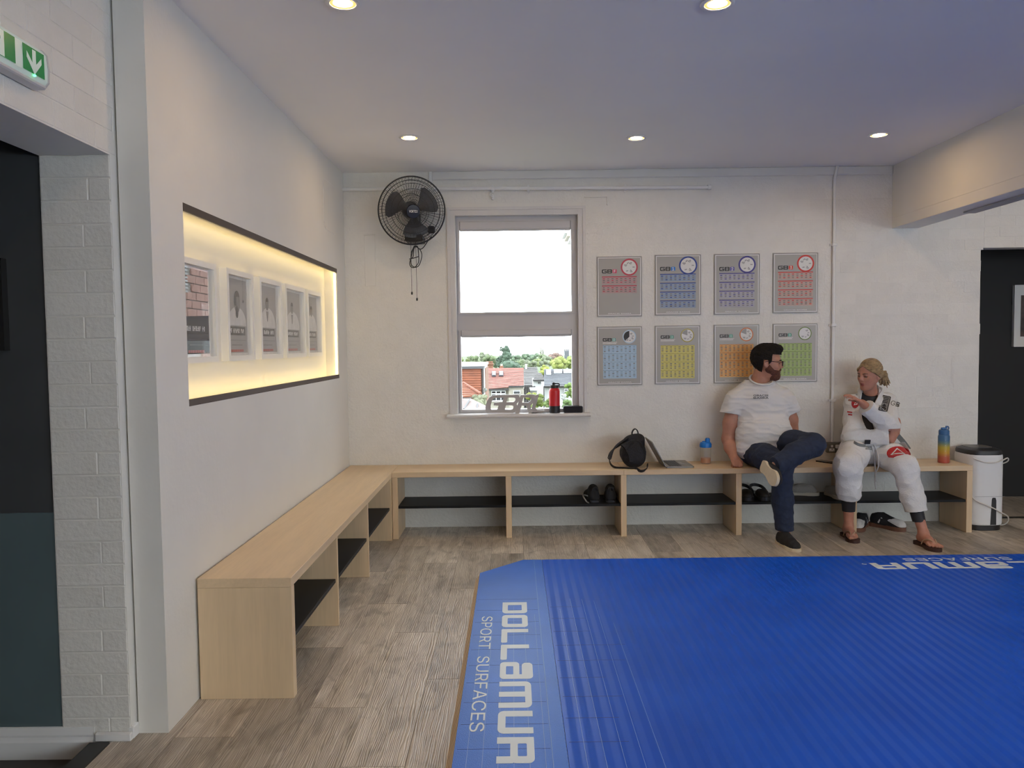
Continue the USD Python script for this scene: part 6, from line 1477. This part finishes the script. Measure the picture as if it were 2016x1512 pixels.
t.add('wall', bx(xed(862, 21), xed(960, 21), 21, 26.5, GZ, zed(815, 21)-.4), M['chim'], smooth=False)
# grey houses beyond
def gable_house(label, u0, u1, vr, ve, Y, wall, roof, n=8, dv=0, side=5):
    t = Thing('house', label, 'house', (xed((u0+u1)/2, Y), Y, GZ)); zr, ze = zed(vr, Y+side), zed(ve, Y)
    slope('tile_course', t, (xed(u0+dv, Y+side), Y+side, zr), (xed(u1-dv, Y+side), Y+side, zr), (xed(u0, Y), Y, ze), (xed(u1, Y), Y, ze), n, roof, .06)
    t.add('wall', bx(xed(u0+1, Y), xed(u1-1, Y), Y+.3, Y+2*side, GZ, ze), wall, smooth=False); t.add('fascia', bx(xed(u0, Y), xed(u1, Y), Y-.1, Y+.1, ze-.14, ze), M['dark'], smooth=False)
    return t, zr, ze
t, _, _ = gable_house('weathered grey roofed house behind the red tiled roof', 1030, 1060, 723, 745, 130, M['oldroof'], M['oldroof'], 8, 2); t.add('chimney', bx(xed(1034, 134), xed(1038, 134), 134, 135, GZ, zed(717, 134)), M['renderw'], smooth=False)
gable_house('low house with a dark mossy roof between the red roof and small white house', 1028, 1056, 742, 759, 105, M['render'], M['oldroof'], 6, 3)
Y = 95; t, zr_, ze_ = gable_house('small white house with a grey pitched roof and two tiny vents', 1049, 1074, 734, 748.5, Y, M['renderw'], M['oldroof'], 6, 9, 3)
for u in (1061, 1065.5): t.add('vent', bx(xed(u-1.2, Y), xed(u+1.2, Y), Y+.2, Y+.32, zed(756, Y), zed(752.5, Y)), M['dark'], smooth=False)
Y = 72; t, zr_, ze_ = gable_house('white house with a long slate roof and three skylights, right side of the window view', 1071, 1158, 727, 761, Y, M['renderw'], M['slate'], 12, 0, 4.5)
for u0, u1, v0, v1 in ((1075.5, 1085, 731.5, 740.5), (1090, 1106.5, 731.5, 737.5), (1109, 1125, 731.5, 737.5)):
    ya, yb_ = Y+4.5*(761-v0)/34, Y+4.5*(761-v1)/34
    p0 = np.array([(xed(u0, ya), ya, zed(v0, ya)), (xed(u1, ya), ya, zed(v0, ya)), (xed(u1, yb_), yb_, zed(v1, yb_)), (xed(u0, yb_), yb_, zed(v1, yb_))]); c0 = p0.mean(0)
    fr0 = t.add('skylight', trimesh.Trimesh(*hull(np.vstack([p0+(0, -.04, .06), p0+(0, -.10, .16)])), process=False), M['frame_out'], smooth=False)
    p1 = c0+(p0-c0)*.80+(0, -.115, .18); t.add('skylight_pane', trimesh.Trimesh(*hull(np.vstack([p1, p1+(0, .03, -.04)])), process=False), M['skyl'], smooth=False, parent=fr0)
t.add('verge', bx(xed(1069.5, Y), xed(1071.5, Y), Y-.1, Y+.2, GZ, ze_), M['dark'], smooth=False); t.add('gutter', tube([(xed(1072, Y), Y-.15, zed(761.5, Y)), (xed(1118, Y), Y-.15, zed(761.5, Y))], .10, 8), M['dark'])
far_window(t, 1110, 1118, 766, 782, Y+.1, 1)
t = Thing('garden_fence', 'dark garden fence below the weathered roofs', 'fence', (xed(1043, 88), 88, GZ))
for k in range(5): t.add('fence_panel', bx(xed(1031+4.6*k, 88), xed(1035.3+4.6*k, 88), 88, 88.1, GZ, zed(760.5, 88)), M['dark'], smooth=False)
t = Thing('shed', 'low white flat roofed shed in the garden', 'shed', (xed(1049, 84), 84, GZ)); t.add('roof', bx(xed(1043, 84), xed(1058, 84), 83.5, 87, zed(769, 84), zed(766, 84)), M['frame_out'], smooth=False); t.add('wall', bx(xed(1044, 84), xed(1057, 84), 84, 86.5, GZ, zed(769, 84)), M['renderw'], smooth=False)
# church tower
Y = 420; t = Thing('church_tower', 'grey church tower with battlements on the skyline', 'tower', (xed(1116, Y), Y, GZ))
x0, x1 = xed(1112, Y), xed(1120.5, Y); zt_ = zed(691.5, Y); mg = opbr('grey_stone', (.20, .215, .235), .9)
t.add('shaft', bx(x0, x1, Y, Y+(x1-x0), GZ, zt_), mg, smooth=False)
for k in range(4): t.add('battlement', bx(x0+(x1-x0)*(k*.29), x0+(x1-x0)*(k*.29+.14), Y, Y+(x1-x0), zt_, zed(688.6, Y)), mg, smooth=False)
# trees and shrubs
leaf = {}
def leafmat(c):
    if c not in leaf: leaf[c] = opbr(f'leaves_{len(leaf)}', c, .85, var=.55, scale=.9)
    return leaf[c]
ico = trimesh.creation.icosphere(2, 1.0); icv, icf = np.array(ico.vertices), np.array(ico.faces)
def tree(name, label, u, vt, vb, wpx, Y, col, n=16, kind='round', group=None, cat_='tree', trunk=True, into=None):
    r = np.random.default_rng(int(u*7+vt*13)); x0, ztop, zbot = xed(u, Y, vt), zed(vt, Y, u), max(zed(vb, Y, u), GZ); W = wpx*Y/FPX/2; Hh = ztop-zbot; ms = []
    for i in range(n):
        if kind == 'cone': f = (i+.5)/n; p = np.array((r.normal(0, .35)*W*(1-f), r.normal(0, .35)*W*(1-f), Hh*f)); rad = W*(.62*(1-f)+.16)*r.uniform(.8, 1.1); sc = (1, 1, .75)
        elif kind == 'poplar': f = (i+.5)/n; p = np.array((r.normal(0, .25)*W, r.normal(0, .25)*W, Hh*f)); rad = W*(.75-.5*f); sc = (1, 1, 1.6)
        else: a, b = r.uniform(0, 2*math.pi), r.uniform(.0, 1); q = r.uniform(.25, .75); p = np.array((q*W*math.cos(a), q*W*math.sin(a), Hh*(.22+.62*b)*(1-.28*q*q))); rad = W*r.uniform(.30, .48)*(1-.25*b); sc = (1, 1, .85)
        rad = min(rad, Hh*.5)
        v = icv*(1+.55*(meshkit.fbm(icv*2.3+r.uniform(0, 90, 3), 3, 2)[:, None]-.5))*rad*np.array(sc)+p
        v[:, 2] = np.minimum(v[:, 2], Hh)
        ms.append(trimesh.Trimesh(v+(x0, Y, zbot), icf, process=False))
        nl = 130; dd = r.normal(0, 1, (nl, 3)); dd /= np.linalg.norm(dd, axis=1, keepdims=True); cc = p+dd*rad*np.array(sc)*r.uniform(.85, 1.22, (nl, 1)); cc[:, 2] = np.minimum(cc[:, 2], Hh)
        e1, e2 = r.normal(0, 1, (nl, 3))*rad*.085, r.normal(0, 1, (nl, 3))*rad*.085
        lv = np.stack([cc-e1, cc+e2, cc+e1, cc-e2], 1).reshape(-1, 3)+(x0, Y, zbot); b4 = np.arange(nl)[:, None]*4
        ms.append(trimesh.Trimesh(lv, np.vstack([b4+[0, 1, 2], b4+[0, 2, 3]]), process=False))
    t = into or Thing(name, label, cat_, (x0, Y, GZ), group=group); t.add('crown', cat(ms), leafmat(col), smooth=75)
    if trunk: t.add('trunk', cyl((x0, Y, GZ), (x0, Y, zbot+Hh*.4), max(.05*W, .08), n=8), M['dark'])
    return t
G1, G2, G3, G4, G5 = (.27, .35, .17), (.22, .31, .19), (.33, .41, .15), (.44, .50, .09), (.31, .36, .22)
ced = tree('cedar', 'tall dark green cedar standing above the red roof', 997, 681, 728, 40, 150, (.115, .19, .12), 26, 'cone')
tree('cedar', '', 988, 680, 694, 11, 151, (.12, .19, .12), 8, trunk=False, into=ced)
spots = [(912, 697, 734, 26, 190, G3), (924, 695, 735, 24, 230, G5), (938, 692, 730, 30, 200, G1), (951, 688, 730, 26, 260, G5), (963, 693, 728, 30, 180, G1), (974, 699, 728, 18, 200, G2), (1014, 694, 727, 30, 230, G2), (1026, 693, 728, 30, 260, G1), (1038, 692, 726, 28, 250, G2), (1044, 695, 722, 10, 255, (.17, .24, .19)),
         (1052, 692, 722, 26, 270, G2), (1058, 703, 722, 24, 190, G3), (1068, 695, 722, 26, 240, G1), (1078, 699, 724, 28, 200, G5), (898, 693, 735, 26, 210, G1), (884, 695, 735, 26, 215, G2), (1034, 705, 727, 26, 180, G5), (1020, 706, 727, 24, 175, G1), (1048, 708, 727, 24, 170, G5), (1072, 706, 726, 24, 185, G5), (1134, 694, 730, 30, 200, G1), (1140, 698, 730, 30, 190, G2)]
tone = {G1: 'mid green', G2: 'blue-green', G3: 'yellow-green', G5: 'pale grey-green'}
ordw = 'first second third fourth fifth sixth seventh eighth ninth tenth eleventh twelfth thirteenth fourteenth fifteenth sixteenth seventeenth eighteenth nineteenth twentieth twenty-first twenty-second twenty-third'.split()
for k, q in enumerate(sorted(spots)): tree('tree', f"{tone.get(q[5], 'dark green')} tree in the distant tree line, {ordw[k]} from the left", *q, group='trees on the horizon', trunk=False)
tree('copper_beech', 'reddish brown tree in front of the church tower', 1092, 692, 716, 30, 210, (.38, .25, .20))
tree('tree', 'bright yellow-green tree left of the slate roofed house', 1070, 716, 742, 22, 110, G4, 18)
tree('tree', 'yellow-green tree behind the slate roof at the right', 1100, 700, 732, 38, 115, (.42, .48, .12), 20); tree('tree', 'fresh green tree at the right edge of the window view', 1120, 696, 732, 28, 118, (.38, .47, .12), 18)
for k, (u, vt) in enumerate(((1064.5, 682.5), (1069, 686))): tree('poplar', ('taller', 'shorter')[k]+' of two thin poplars on the skyline', u, vt, 700, 4.2, 300, G5, 9, 'poplar', 'two thin poplars', trunk=False)
tree('blossom_bush', 'pale blossoming bush in front of the orange roof', 946, 771, 806, 34, 28, (.40, .43, .26), 26, cat_='bush', trunk=False); tree('blossom_bush', 'white topped end of the blossoming bush', 955, 761, 776, 11, 29, (.50, .52, .46), 8, cat_='bush', trunk=False)
tree('hedge', 'bright green hedge behind the grey letter sign', 1058, 770, 808, 36, 48, (.22, .30, .045), 22, cat_='hedge', trunk=False); tree('hedge', 'low yellow-green hedge in the middle gardens', 1044, 769, 790, 24, 60, (.33, .36, .05), 14, cat_='hedge', trunk=False); tree('bush', 'fresh green bush beside the red bottle', 1079, 776, 810, 20, 40, (.18, .27, .06), 14, cat_='bush', trunk=False)
tree('bush', 'green leafy bush at the right side of the lower pane', 1122, 748, 790, 24, 40, (.20, .31, .06), 22, cat_='bush', trunk=False); tree('bush', 'green bush low in the right corner of the lower pane', 1118, 783, 815, 34, 34, (.16, .27, .06), 20, cat_='bush', trunk=False)
tree('blossom_bush', 'white flowering bush right of the red bottle', 1110, 774, 790, 17, 36, (.50, .52, .48), 14, cat_='bush', trunk=False)
# signboard below the window, outside
z_ = zed(804, 6.34); t = Thing('sign_board', 'top of a pink and white signboard outside below the window', 'sign', (.2, 6.34, z_-.4))
t.add('board', bx(xed(957, 6.34), xed(1120, 6.34), 6.115, 6.36, z_-.4, z_-.022), opbr('sign_red', (.36, .05, .08), .5), smooth=False); t.add('rim', bx(xed(957, 6.34), xed(1120, 6.34), 6.30, 6.38, z_-.022, z_), M['frame_out'], smooth=False)
# the neighbouring brick building, mirrored in the first picture glass; its eave shows in the window's top corner
NXW, NYA, NYB = 1.06, 8.0, 13.0
t = Thing('brick_building', 'pink brick neighbouring building with a stepped pale eave at the top right of the window', 'building', (NXW, 10, GZ))
M['pinkbrick'] = opbr('pink_brick', (.95, .54, .44), .85, var=.2, scale=7, rand=.12); M['mortar'] = opbr('mortar', (.62, .56, .50), .9)
t.add('wall', bx(NXW+.015, NXW+6, NYA, NYB, GZ, 2.70), M['mortar'], smooth=False)
bk = []; z = .6; i = 0
while z < 2.66:
    y = NYA-(.13 if i % 2 else 0)
    while y < NYB:
        bk.append((max(y, NYA), min(y+.25, NYB), z)); y += .26
    z += .098; i += 1
def open_at(y0, y1, z): return not ((8.62 < y1 and y0 < 9.30 and z > .75 and z < 1.62) or (8.72 < y1 and y0 < 9.02 and z > 2.02 and z < 2.42))
bks = [bx(NXW-rng.uniform(0, .004), NXW+.02, a+.006, b-.006, z+.006, z+.092) for a, b, z in bk if b-a > .03 and open_at(a, b, z)]
t.add('brickwork', cat(bks), M['pinkbrick'], smooth=False, kind='stuff')
t.add('band', bx(NXW-.03, NXW+.02, NYA, NYB, 1.36, 1.56), opbr('grey_band', (.22, .22, .21), .8), smooth=False)
w = t.add('window', ext(sbox(8.62, .72, 9.30, 1.34).difference(union_all([sbox(8.68, .78, 8.94, 1.28), sbox(8.98, .78, 9.24, 1.28)])), .06, (NXW-.02, 0, 0), (0, 1, 0), (0, 0, 1)), M['frame_out'], smooth=False); t.add('pane', bx(NXW+.005, NXW+.012, 8.65, 9.27, .75, 1.31), M['dglass'], smooth=False, parent=w)
w = t.add('window', ext(sbox(8.62, 1.56, 9.30, 1.72).difference(sbox(8.68, 1.60, 9.24, 1.68)), .06, (NXW-.02, 0, 0), (0, 1, 0), (0, 0, 1)), M['frame_out'], smooth=False)
for k in range(9): t.add('louvre_slat', bx(NXW-.03, NXW+.012, 8.74, 9.0, 2.05+.04*k, 2.072+.04*k), M['frame_out'], smooth=False)
zc = zed(478, 8.3); ex0 = xed(1109, 8.3, 478)
for k, (dx, h0, h1) in enumerate(((.0, zed(466, 8.3), zed(440, 8.3)), (.025, zed(472, 8.3), zed(466, 8.3)), (.055, zc, zed(472, 8.3)))): t.add('eave_moulding', bx(ex0+dx, NXW+.1, 8.05, 8.50, h0, h1), M['frame_out'] if k != 1 else M['render'], smooth=False)
